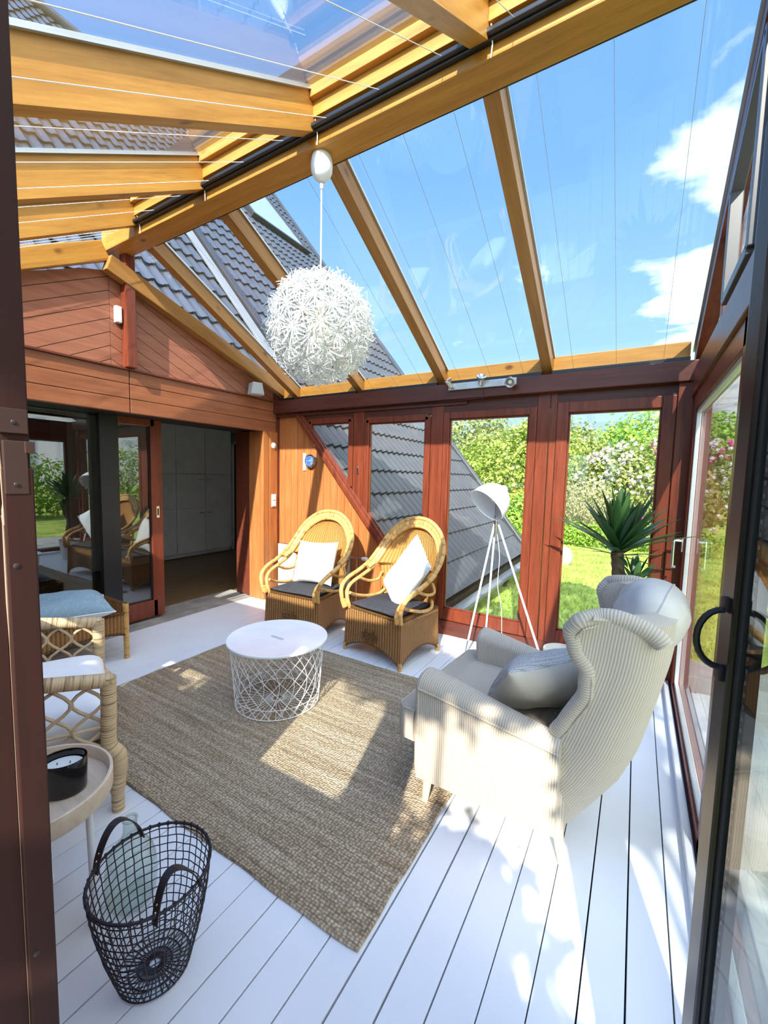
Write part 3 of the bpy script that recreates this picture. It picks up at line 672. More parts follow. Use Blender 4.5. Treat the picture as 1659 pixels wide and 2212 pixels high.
# tiled roof of the house
hr=empty('house_roof',(0,0,0)); tag(hr,'steep anthracite tiled roof of the house running down outside the back wall','roof')
def rz(x): return 2.15-1.166*(x+3.383)
CL=.36; dirv=Vector((1,0,-1.166)).normalized(); nrm=Vector((1.166,0,1)).normalized()
ntop=Vector((-10.15,0,rz(-10.15))); Ltot=(Vector((-1.62,0,rz(-1.62)))-ntop).length; nc=int(round(Ltot/CL))
def verge(sdist):
    t=sdist/Ltot; return lerp(9.55,7.75,t)
TW=.155
def wave(y):
    q=(y/TW)%1.0
    return .036*(.5+.5*math.cos(2*PI*q))**1.8 - (.004 if q>.85 else 0)
mb=MB()
for c in range(nc):
    s0=c*CL; s1=s0+CL+.025
    p0=ntop+dirv*s0; x_mid=p0.x
    y0=-3.0 if x_mid<-4.05 else 3.775
    y1=verge(s0)
    st=TW/10; n_=int((y1-y0)/st)
    R0=[];R1=[];R2=[]
    for i in range(n_+1):
        y=y0+i*st; h=wave(y)
        R0.append(ntop+dirv*s0+Vector((0,y,0))+nrm*(h+.0)); R1.append(ntop+dirv*s1+Vector((0,y,0))+nrm*(h+.032)); R2.append(ntop+dirv*s1+Vector((0,y,0))+nrm*(h+.004))
    mb.grid([R0,R1,R2],smooth=True,flip=True)
mb.build('tile_field',M['tile'],hr,30)
mb=MB(); a=ntop+Vector((0,9.62,0))+nrm*.04; b_=ntop+dirv*Ltot+Vector((0,7.83,0))+nrm*.04; mb.beam(a,b_,.14,.12,tuple(nrm),0,.02); mb.build('verge_tiles',M['tile'],hr)
mb=MB(); mb.tube([ntop+Vector((0,-3,0))+nrm*.03,ntop+Vector((0,9.6,0))+nrm*.03],.14,10); mb.build('ridge_tiles',M['tile'],hr)
gp=ntop+dirv*(Ltot+.02)
mb=MB()
pr=[(math.cos(a)*.065,math.sin(a)*.065) for a in [PI+PI*k/8 for k in range(9)]]
mb.grid([[Vector((gp.x+.05+q[0],y,gp.z+.03+q[1])) for q in pr] for y in (3.80,7.9)]); mb.grid([[Vector((gp.x+.05+q[0]*1.08,y,gp.z+.03+q[1]*1.08)) for q in pr] for y in (3.80,7.9)],flip=True); mb.build('gutter',M['lead'],hr)
mb=MB(); mb.tube([(gp.x+.02,7.78,gp.z-.03),(gp.x+.02,7.78,-.12)],.035,10); mb.tube([(gp.x+.02,6.3,gp.z-.03),(gp.x-.02,6.3,-.12)],.03,10); mb.build('downpipe',M['tilemetal'],hr)
mb=MB(); mb.box((-2.4,3.85,-.12),(gp.x-.1,7.7,.12)); mb.build('plinth',M['soil'],hr)
mb=MB(); mb.prism([(-3.5,7.72,-.1),(gp.x-.05,7.72,-.1),(gp.x-.05,7.72,.15),(-10.1,9.4,9.9),(-10.3,9.4,9.7)],(-.05,.02,0)); mb.build('gable_end',M['tilemetal'],hr)
# flashing with dark strip beside the conservatory
def onroof(y,x,off): return Vector((x,y,rz(x)))+nrm*off
mb=MB(); mb.beam(onroof(4.05,-6.9,.07),onroof(4.05,-3.9,.07),.13,.06,tuple(nrm),0,.01); mb.build('drain_channel',M['tilemetal'],hr)
mb=MB(); mb.beam(onroof(3.86,-6.9,.055),onroof(3.86,-3.9,.055),.16,.03,tuple(nrm),0,.005); mb.build('flashing',M['lead'],hr)
# roof window
mb=MB(); 
mb.beam(onroof(7.55,-9.6,.09),onroof(7.55,-7.63,.09),1.70,.03,tuple(nrm),0,.004); mb.build('roof_window_glass',M['skyglass'],hr)
mb=MB()
for a,b_ in (((8.42,-9.7),(8.42,-7.55)),((6.68,-9.7),(6.68,-7.55)),((6.64,-7.58),(8.46,-7.58)),((6.64,-9.66),(8.46,-9.66))): mb.beam(onroof(a[0],a[1],.09),onroof(b_[0],b_[1],.09),.09,.10,tuple(nrm),0,.01)
mb.build('roof_window_frame',M['tilemetal'],hr)

# ---- foliage
def leaf_cloud(mb,ells,n,size,aspect=1.6,shell=.55,up=.3,seed=0):
    R=random.Random(seed); vol=[e[3]*e[4]*e[5] for e in ells]; tot=sum(v**.67 for v in vol)
    for e,vv in zip(ells,vol):
        k=int(n*(vv**.67)/tot)
        for _ in range(k):
            d=Vector((R.gauss(0,1),R.gauss(0,1),R.gauss(0,1))).normalized()
            q=lerp(shell,1.0,R.random()**.6)*(1+R.gauss(0,.07))
            p=Vector((e[0]+d.x*e[3]*q,e[1]+d.y*e[4]*q,e[2]+d.z*e[5]*q))
            if p.z<-.1: continue
            nn=(d+Vector((R.gauss(0,.6),R.gauss(0,.6),R.gauss(0,.6)+up))).normalized()
            a=nn.cross(Vector((R.gauss(0,1),R.gauss(0,1),R.gauss(0,1)))).normalized(); b_=nn.cross(a)
            s=size*R.uniform(.6,1.35)
            mb.add([p-a*s*.5,p-b_*s*.5/aspect*1+nn*s*.06,p+a*s*.5,p+b_*s*.5/aspect+nn*s*.06],[(0,1,2,3)])
def stem_set(mb,base,tops,r):
    for t in tops:
        b0=Vector(base); t=Vector(t); m_=(b0+t)/2+Vector((random.uniform(-.1,.1),random.uniform(-.1,.1),0))
        mb.tube(smoothpath([b0,m_,t],5),[lerp(r,r*.25,i/10) for i in range(11)],6)
def tree(name,label,cat,loc,ells,n,size,mat,stems=3,r=.05,group=None,seed=0,aspect=1.6,shell=.55):
    root=empty(name,loc); mb=MB(); leaf_cloud(mb,ells,n,size,aspect,shell,seed=seed); o=mb.build('foliage',mat,root)
    sm=MB(); stem_set(sm,(0,0,-.02),[(e[0]*.8,e[1]*.8,e[2]) for e in ells[:stems]],r); sm.build('stem',M['bark'],root)
    tag(root,label,cat,group); return root
G0=-.12
tree('leafy_tree','broad light green tree seen through the window behind the floor lamp','tree',(-3.75,14.2,G0),
     [(0,0,1.75,1.8,1.3,1.5),(1.3,.2,2.1,1.1,1.0,1.55),(-1.2,.3,1.5,1.2,1.2,1.35),(.9,.2,3.0,.9,.9,.75),(1.0,-.6,.8,1.0,.7,.8)],14000,.13,M['leafA'],4,.09,None,1)
tree('dark_tree','darker tree top left of the light green tree above the house roof','tree',(-7.4,20,G0),
     [(0,0,3.6,2.2,2.0,2.1),(1.4,0,2.4,1.6,1.5,1.7)],7000,.2,M['leafB'],2,.14,None,2)
tree('bright_tree','bright green tree rising behind the pink flowering shrub','tree',(.9,21,G0),
     [(0,0,3.1,2.5,1.8,1.75),(1.8,0,2.8,1.8,1.6,1.7),(-1.8,0,2.6,1.6,1.5,1.5)],11000,.18,M['leafC'],3,.14,None,3)
tree('garden_tree','tree mass left of the flowering shrub behind the middle posts','tree',(-2.3,17.2,G0),
     [(0,0,2.3,1.4,1.2,1.6),(.8,0,1.6,1.1,1.1,1.3),(-.8,.4,2.4,1.2,1.0,1.45)],9000,.15,M['leafB'],3,.1,None,4)
# rhododendron with flower heads
rd=tree('flowering_shrub','large rhododendron with pale pink and magenta blossoms by the lawn','shrub',(.2,14.2,G0),
     [(0,0,1.5,1.7,1.0,1.35),(-1.0,-.1,1.3,1.0,.9,1.25),(1.2,-.1,1.6,1.1,.9,1.3)],11000,.13,M['leafB'],3,.06,None,5)
def blossoms(parent,ells,n,mat,seed,sz=.075):
    R=random.Random(seed); mb=MB()
    for _ in range(n):
        e=R.choice(ells); d=Vector((R.gauss(0,1),-abs(R.gauss(0,1)),R.gauss(.25,.8))).normalized()
        c=Vector((e[0]+d.x*e[3]*1.03,e[1]+d.y*e[4]*1.03,e[2]+d.z*e[5]*1.03))
        for k in range(12):
            q=Vector((R.gauss(0,1),R.gauss(0,1),R.gauss(0,1))).normalized(); p=c+q*sz*.55; a=q.orthogonal().normalized(); b_=q.cross(a); s=sz*.42
            mb.add([p-a*s,p-b_*s,p+a*s,p+b_*s],[(0,1,2,3)])
    o=mb.build('blossoms',mat,parent); o['kind']='stuff'; return o
blossoms(rd,[(0,0,1.5,1.7,1.0,1.35),(-1.0,-.1,1.3,1.0,.9,1.25),(1.2,-.1,1.6,1.1,.9,1.3)],430,M['pinkwhite'],11)
o=blossoms(rd,[(.75,-.2,2.45,.75,.5,.38),(1.5,-.3,2.35,.6,.4,.4),(-.2,-.8,.55,.25,.2,.12)],85,M['magenta'],12,.09); o['label']='magenta blossoms'
# pale straggly shrub
root=empty('twiggy_shrub',(-1.15,12.45,G0)); R=random.Random(4); mb=MB()
for k in range(110):
    a=R.uniform(0,2*PI); e=R.uniform(.15,1.0); L=R.uniform(.9,1.75); p=Vector((0,0,0)); pts=[p.copy()]
    d=Vector((math.cos(a)*e,math.sin(a)*e*.6,1)).normalized()
    for s in range(5):
        p=p+d*L/5; pts.append(p.copy()); d=(d+Vector((R.gauss(0,.16),R.gauss(0,.16),.02))).normalized()
    mb.tube(pts,[.012,.010,.008,.006,.005,.003],4)
mb.build('branches',M['leafstraw'],root); mb=MB(); leaf_cloud(mb,[(0,0,.95,.8,.55,.75)],2600,.07,2,.5,seed=8); mb.build('foliage',M['leafstraw'],root); tag(root,'pale twiggy shrub at the lawn edge left of the yucca','shrub')
tree('yellow_shrub','yellow leaved shrub beyond the lamp at the right of the roof','shrub',(-2.85,12.2,G0),[(0,0,.85,.45,.4,.5),(.2,-.1,.5,.4,.3,.35)],1500,.09,M['leafyellow'],2,.03,None,9)
root=empty('low_hedge',(-.6,11.5,G0)); mb=MB(); leaf_cloud(mb,[(k*.5-1.6,R.uniform(-.1,.1),.28,.42,.32,.34) for k in range(8)],6000,.085,1.6,.4,seed=21); mb.build('foliage',M['leafC'],root); tag(root,'low bright green hedge along the far edge of the lawn','hedge')
root=empty('boulder',(-1.16,8.7,G0)); bm=bmesh.new(); bmesh.ops.create_icosphere(bm,subdivisions=3,radius=.2)
for v in bm.verts: v.co=Vector((v.co.x*.9,v.co.y*.8,v.co.z*1.1+.14))+v.co.normalized()*random.uniform(-.012,.012)
mb=MB(); mb.bm(bm,0,True); bm.free(); o=mb.build('boulder_stone',M['stone'],root); tag(root,'pale boulder standing on the sunlit lawn','stone')
tree('green_bush','fresh green bush beside the gutter end of the house roof','shrub',(-2.35,9.6,G0),[(0,0,.55,.55,.5,.6),(.1,.1,.9,.4,.4,.45)],2200,.1,M['leafC'],2,.03,None,23)
# planting on the right hand side of the garden (seen through the right wall and mirrored in the house door)
HED=[((4.7,13.4,G0),[(0,0,1.4,1.9,1.0,1.5),(2.2,0,1.6,1.6,1.0,1.7)],'leafA'),((9.6,9.3,G0),[(0,0,1.2,1.2,2.0,1.5),(0,2.4,1.5,1.2,1.6,1.8)],'leafA'),((8.4,5.0,G0),[(0,0,1.0,1.0,2.2,1.2),(.3,-1,1.3,1.0,1.6,1.4)],'leafC'),((8.8,-.8,G0),[(0,0,1.1,1.0,2.3,1.3),(0,1.2,1.5,1.0,1.4,1.3)],'leafA')]
labs=['tall green hedge beyond the right corner of the lawn','tall leafy hedge along the right side of the garden, at its far end','clipped green hedge halfway along the right side of the garden','green hedge along the right side of the garden, at its near end']
for i,(l,e,mm) in enumerate(HED): tree('garden_hedge',labs[i],'hedge',l,e,6000,.14,M[mm],2,.06,'hedges along the right side of the garden',30+i)
o=blossoms(bpy.data.objects['garden_hedge'],[(0,0,1.4,1.9,1.0,1.5)],60,M['pinkwhite'],44)
# unseen shrub and branches added behind the viewer to dapple floor, rug and armchair
def shade_shrub(name,label,loc,ells,n,size,seed): return tree(name,label,'shrub',loc,ells,n,size,M['leafdark'],2,.04,None,seed,1.5,.2)
shade_shrub('doorway_shade_shrub','dark shrub added outside the doorway, out of view, to shade the floor',(.18,-1.75,G0),[(0,0,1.5,.62,.45,1.15),(-.25,0,2.25,.42,.35,.42),(.15,.1,2.3,.42,.35,.36),(-.1,0,.8,.6,.5,.8)],5200,.12,51)
shade_shrub('shade_branch','leafy branch added high outside the doorway, out of view, to cast shade',(.45,-2.4,G0),[(0,0,4.05,.55,.4,.26),(-.5,0,4.15,.5,.4,.3),(.3,0,4.25,.4,.4,.25)],2400,.12,52)
shade_shrub('shade_branch','leafy branch added outside the front wall window, out of view, to cast shade',(-1.6,-2.4,G0),[(.5,0,3.55,.35,.35,.22),(.0,0,3.1,.3,.3,.2),(-.1,0,3.95,.3,.3,.2)],1100,.12,53)
shade_shrub('shade_branch','leafy branch added right of the doorway, out of view, to shade the armchair back',(1.12,-1.5,G0),[(0,0,3.5,.26,.3,.42),(-.05,0,3.15,.22,.3,.25),(.1,.1,3.85,.25,.3,.3),(-.31,0,3.2,.16,.2,.50),(-.2,.1,3.2,.16,.2,.45)],4600,.12,54)
# grass blades near the window
mb=MB(); R=random.Random(3)
for _ in range(9000):
    y=4.7+R.random()**1.3*7; xx=-.42*y+R.random()*(.62*y); 
    if xx<-1.6 and y<7.9: continue
    h=R.uniform(.03,.07); a=R.uniform(0,PI); d=Vector((math.cos(a),math.sin(a),0)); p=Vector((xx,y,-.122)); ln=Vector((R.gauss(0,.02),R.gauss(0,.02),h))
    w=.006+.0008*y; mb.add([p-d*w,p+d*w,p+ln],[(0,1,2)])
o=mb.build('lawn_grass',M['grassblade']); tag(o,'short grass blades of the lawn behind the back windows','grass',None,'stuff')
# ================================================================== FURNITURE AND SMALL THINGS
# ---- rug
mb=MB(); nx,ny=60,44
def rugz(x,y): return .011+.0012*math.sin(x*9)*math.sin(y*7)
x0,x1,y0,y1=-2.98,-.665,1.0,2.70
R=random.Random(5)
def edge(t,s): return .0025*math.sin(t*23+s)+.0018*math.sin(t*51+s*2)
P=[]
for i in range(nx+1):
    row=[]
    for j in range(ny+1):
        u_,v_=i/nx,j/ny; x=lerp(x0+edge(v_,1),x1+edge(v_,2),u_); y=lerp(y0+edge(u_,3),y1+edge(u_,4),v_); row.append(Vector((x,y,rugz(x,y))))
    P.append(row)
mb.grid(P,flip=True)
rim=[P[i][0] for i in range(nx+1)]+[P[nx][j] for j in range(1,ny+1)]+[P[i][ny] for i in range(nx-1,-1,-1)]+[P[0][j] for j in range(ny-1,0,-1)]
mb.tube([Vector((p.x,p.y,.0075)) for p in rim],.0075,6,True)
tag(mb.build('rug',M['rug']),'large brown jute rug lying on the white boards under the round table','rug')

# ---- round wire table
tb=empty('coffee_table',(-1.955,1.935,.012)); tag(tb,'round white coffee table with open wire basket base on the jute rug','table')
mb=MB(); zt=.42; mb.lathe([(0,zt-.012),(.300,zt-.012),(.316,zt-.010),(.322,zt-.004),(.322,zt+.006),(.318,zt+.008),(.312,zt+.006),(.0,zt+.006)],72); mb.build('table_top',M['whitemetal'],tb)
mb=MB(); Ms=Matrix.Translation((.015,-.02,zt+.0062))@Matrix.Rotation(math.radians(-2),4,'Z'); sl=[]
for k in range(24):
    a=2*PI*k/24; sl.append(Ms@Vector(((.044 if math.cos(a)>0 else -.044)+.012*math.cos(a),.012*math.sin(a),0)))
mb.prism(sl,(0,0,.0012)); mb.build('grip_slot',M['grey'],tb)
mb=MB(); rt,rb=.300,.268; nw=20; wr=.0016
def wp(a,t): rr=lerp(rb,rt,t); return (rr*math.cos(a),rr*math.sin(a),lerp(.006,zt-.014,t))
for k in range(nw):
    for s in (-1,1):
        a0=2*PI*k/nw+(.09 if s>0 else 0); mb.tube([wp(a0+s*1.25*(i/10),i/10) for i in range(11)],wr,5)
    a0=2*PI*(k+.5)/nw; mb.tube([wp(a0+.35*math.sin(i/10*3),i/10) for i in range(11)],wr,5)
for rr,zz,w in ((rb,.006,.0028),(rt,zt-.014,.0028),(lerp(rb,rt,.16),.006+.16*.4,.0018),(.035,.004,.0025)): mb.tube([(rr*math.cos(2*PI*k/60),rr*math.sin(2*PI*k/60),zz) for k in range(60)],w,5,True)
for k in range(36):
    a=2*PI*k/36; mb.tube([(.035*math.cos(a),.035*math.sin(a),.004),(rb*math.cos(a+.22),rb*math.sin(a+.22),.006)],.0018,5)
mb.build('wire_basket',M['whitemetal'],tb)

# ---- pillow helper (local: lies in xy, thickness z)
def pillow(name,w,h,t,mat,parent=None,mat_back=None,piping=None,n=22,dent=0,round_=0,seed=0,pname='cushion_cover'):
    R=random.Random(seed); ph=[R.uniform(0,6.28) for _ in range(6)]
    def pt(u_,v_,s):
        e=(1-abs(u_)**3.2)*(1-abs(v_)**3.2); e=max(e,0)**.55
        pin=1-.085*(1-abs(u_)**2)*abs(v_)**3; pin2=1-.085*(1-abs(v_)**2)*abs(u_)**3
        z=s*t*.5*e*(1+.10*math.sin(u_*3+ph[0])*math.sin(v_*2.6+ph[1])+.05*math.sin(u_*9+ph[2])*math.sin(v_*8+ph[3]))
        if dent: z-=dent*math.exp(-((u_)**2*6+(v_-.25)**2*5))*(1 if s>0 else .0)
        if round_:
            q=1-round_*(u_*u_*v_*v_); pin=pin2=q
        return Vector((u_*w/2*pin2,v_*h/2*pin,z+ .010*math.sin(u_*2+ph[4])*math.sin(v_*2+ph[5])))
    g=[math.sin((i/n*2-1)*PI/2) for i in range(n+1)]
    mb=MB(); mb.grid([[pt(a,b_,1) for b_ in g] for a in g],m=0,flip=False); mb.grid([[pt(a,b_,-1) for b_ in g] for a in g],m=1,flip=True)
    o=mb.build(pname,[mat,mat_back or mat],parent,70)
    if piping is not None:
        rim=[pt(a,-1,1) for a in g]+[pt(1,a,1) for a in g[1:]]+[pt(a,1,1) for a in g[-2::-1]]+[pt(-1,a,1) for a in g[-2:0:-1]]
        q=MB(); q.tube(rim,.005,6,True); q.build('piping',piping,parent)
    return o
def cushion(name,label,cat,loc,rot,w,h,t,mat,mat_back=None,piping=None,group=None,**k):
    r=empty(name,loc); r.rotation_mode='XYZ'; r.rotation_euler=rot
    pillow(name,w,h,t,mat,r,mat_back,piping,**k); tag(r,label,cat,group); return r
def basis(ex,ey,ez):
    return Matrix((ex,ey,ez)).transposed().to_euler('XYZ')

# ---- honey wicker armchairs  (local: front = -y, origin on floor under the seat)
def wicker_chair(label,loc,rz):
    root=empty('wicker_armchair',loc,rz); tag(root,label,'armchair','honey wicker armchairs by the back wall')
    # base: four flared skirt sides
    mb=MB(); sh=.385
    def corner(t):  # half sizes at height fraction t (0 bottom..1 top)
        fl=.012*(1-t)**2
        return (.308+fl,.268+fl)
    def ring(t):
        hx,hy=corner(t); return [(-hx,-hy),(hx,-hy),(hx*.93,hy),(-hx*.93,hy)]
    NS=18
    def skirt(i,s):   # bottom height along side, arch
        q=abs(2*s-1); return .030+.095*(1-q**2.2)**1.0 if q<1 else .03
    for side in range(4):
        P=[];Pi=[]
        for j in range(NS+1):
            s=j/NS; zb=skirt(side,s); col=[];coli=[]
            for k in range(9):
                z=lerp(zb,sh,k/8); rg=ring(z/sh); a,b_=rg[side],rg[(side+1)%4]
                x=lerp(a[0],b_[0],s); y=lerp(a[1],b_[1],s); col.append(Vector((x,y,z))); coli.append(Vector((x*.955,y*.95,z)))
            P.append(col); Pi.append(coli)
        L=.62
        mb.grid(P,uv=lambda i,j:(i/NS*L,j/8*.38)); mb.grid(Pi,uv=lambda i,j:(i/NS*L,j/8*.38),flip=True)
        # rolled lower and upper hem
        mb.tube([c[0]*.5+d[0]*.5 for c,d in zip(P,Pi)],.010,6,uvk=1); mb.tube([c[-1]*.5+d[-1]*.5 for c,d in zip(P,Pi)],.013,6)
    mb.build('woven_base',M['wickerdark'],root)
    mb=MB(); mb.box((-.30,-.25,sh-.03),(.30,.25,sh-.004),0,None,.01); mb.build('seat',M['wickerdark'],root)
    for sx in (-1,1):
        for fy,wx in ((-.268,.308),(.268,.290)):
            mb=MB(); mb.tube([(sx*wx,fy,0),(sx*wx*.985,fy*.985,.06)],.017,10); mb.build('foot',M['cane'],root)
    # raised diamond on the front
    mb=MB()
    for k in range(-3,4):
        for s in (-1,1):
            c=k*.026; L=.085-abs(c)*.9
            if L>.01:
                mb.tube([(c-s*L*.55-.0,-.293,.20+(-L*.55)*1+0),(c+s*L*.55,-.287,.20+L*.55)],.0065,5)
    mb.build('woven_diamond',M['wickerdark'],root)
    # hoop and arms: two canes
    half=[(.312,-.275,.375),(.325,-.30,.46),(.345,-.285,.545),(.362,-.20,.605),(.368,-.05,.655),(.366,.08,.72),(.356,.19,.82),(.322,.262,.93),(.243,.310,1.035),(.125,.340,1.108)]
    full=[(-x,y,z) for x,y,z in half]+[(0,.348,1.128)]+half[::-1]
    pth=smoothpath(full,6)
    mb=MB(); mb.tube(pth,.0185,10,uvk=1); 
    half2=[(.262,-.262,.375),(.275,-.280,.45),(.300,-.262,.515),(.322,-.19,.565),(.330,-.05,.612),(.326,.09,.672),(.308,.195,.78),(.272,.258,.885),(.204,.300,.975),(.105,.326,1.037)]
    full2=[(-x,y,z) for x,y,z in half2]+[(0,.333,1.055)]+half2[::-1]
    pth2=smoothpath(full2,6)
    mb.tube(pth2,.0165,10)
    for sx in (-1,1):
        l3=[(sx*.275,-.255,.50),(sx*.305,-.15,.455),(sx*.315,.0,.415),(sx*.30,.14,.41),(sx*.262,.200,.46)]
        mb.tube(smoothpath(l3,6),.014,8)
        l4=[(sx*.318,-.10,.60),(sx*.328,.04,.545),(sx*.318,.15,.545),(sx*.285,.165,.615)]
        mb.tube(smoothpath(l4,6),.013,8)
    mb.build('cane_frame',M['cane'],root)
    # wound joints
    for sx in (-1,1):
        for a,b_,rr in (((sx*.29,-.282,.385),(sx*.300,-.297,.445),.040),((sx*.343,.03,.672),(sx*.338,.10,.705),.036)):
            mb=MB(); mb.tube([a,((Vector(a)+Vector(b_))/2),b_],rr,10,sy=.55); mb.build('wound_joint',M['canerim'],root)
    # woven band between the two canes around the back
    n=len(pth); A_=[i for i,p in enumerate(pth) if p.z>.70]; mb=MB(); P=[]
    for i in A_:
        o_=pth[i]; q_=pth2[i]; P.append([o_.lerp(q_,t)+Vector((0,-.013*math.sin(PI*t),0)) for t in (0,.25,.5,.75,1)])
    acc=[0]
    for a,b_ in zip(P[:-1],P[1:]): acc.append(acc[-1]+(b_[0]-a[0]).length)
    mb.grid(P,uv=lambda i,j:(acc[i],j/4*.06)); mb.grid([[p+Vector((0,.014,0)) for p in r_] for r_ in P],uv=lambda i,j:(acc[i],j/4*.06),flip=True)
    mb.build('rim_band',M['canerim'],root)
    # woven back panel
    mb=MB(); P=[]; NB=16; zs=[.36+ (1.045-.36)*k/24 for k in range(25)]
    def halfw(z):
        best=None
        for i in range(len(pth2)//2):
            a,b_=pth2[i],pth2[i+1]
            if z>.68 and a.y>.05 and (a.z-z)*(b_.z-z)<=0 and abs(b_.z-a.z)>1e-6:
                t=(z-a.z)/(b_.z-a.z); return abs(lerp(a.x,b_.x,t)),lerp(a.y,b_.y,t)
        if z<=.68: t=(z-.36)/(.32); return lerp(.268,.320,max(0,t)),lerp(.225,.100,max(0,t))if t>.75 else .215-.03*t
        return .02,.33
    for z in zs:
        hw,ye=halfw(min(z,1.044)); yc=.245+.115*((z-.36)/.7)**1.1; ye=min(ye,yc); row=[]
        for k in range(NB+1):
            s=k/NB*2-1; row.append(Vector((hw*s,lerp(yc,ye if z>.68 else .19,abs(s)**2.4),z)))
        P.append(row)
    mb.grid(P,uv=lambda i,j:(j/NB*.58,i/24*.7),flip=True); mb.grid([[p+Vector((0,.016,0)) for p in r_] for r_ in P],uv=lambda i,j:(j/NB*.58,i/24*.7))
    mb.build('woven_back',M['wicker'],root)
    return root
WR=(-1.735,3.07,0); WRr=math.radians(-10.5); WL_=(-2.675,3.06,0); WLr=math.radians(3.5)
chR=wicker_chair('honey wicker armchair with tall rounded back in front of the slanted window',WR,WRr)
chL=dup(chR,WL_,WLr,'honey wicker armchair in the corner in front of the boarded wall and radiator')
def place(loc,rz,local):
    c,s=math.cos(rz),math.sin(rz); return (loc[0]+c*local[0]-s*local[1],loc[1]+s*local[0]+c*local[1],loc[2]+local[2])
def pad(label,loc,rz):
    r=empty('seat_pad',place(loc,rz,(0,-.02,.386)),rz); mb=MB(); n=16; g=[math.sin((i/n*2-1)*PI/2) for i in range(n+1)]
    def pt(u_,v_,s):
        e=max(0,(1-abs(u_)**6)*(1-abs(v_)**6))**.5; wx=.262*(1-.06*(v_+1)/2)
        return Vector((u_*wx,v_*.235,.026+s*.026*e+ .004*math.sin(u_*4)*math.sin(v_*5)*(s>0)))
    mb.grid([[pt(a,b_,1) for b_ in g] for a in g]); mb.grid([[pt(a,b_,-1) for b_ in g] for a in g],flip=True); mb.build('pad_cover',M['darkpad'],r,60)
    return tag(r,label,'cushion','dark seat pads on the wicker armchairs')
pad('dark grey seat pad on the wicker armchair by the slanted window',WR,WRr)
pad('dark grey seat pad on the wicker armchair in the corner',WL_,WLr)
def local_rot(rz,ex,ey):
    ez=Vector(ex).cross(Vector(ey)).normalized(); ex=Vector(ex).normalized(); ey=ez.cross(ex)
    Rz=Matrix.Rotation(rz,3,'Z'); return basis(Rz@ex,Rz@ey,Rz@ez)
cushion('cushion','white waffle knit cushion leaning in the corner wicker armchair','cushion',place(WL_,WLr,(.0,.095,.635)),local_rot(WLr,(1,0,.05),(-.05,.36,1)),.47,.43,.17,M['waffle'],seed=2)
cushion('cushion','white cushion with pale blue pattern standing on its corner in the right wicker armchair','cushion',place(WR,WRr,(.10,.045,.675)),local_rot(WRr,(.62,-.03,.78),(-.72,.40,.58)),.60,.38,.17,M['paisley'],seed=3)

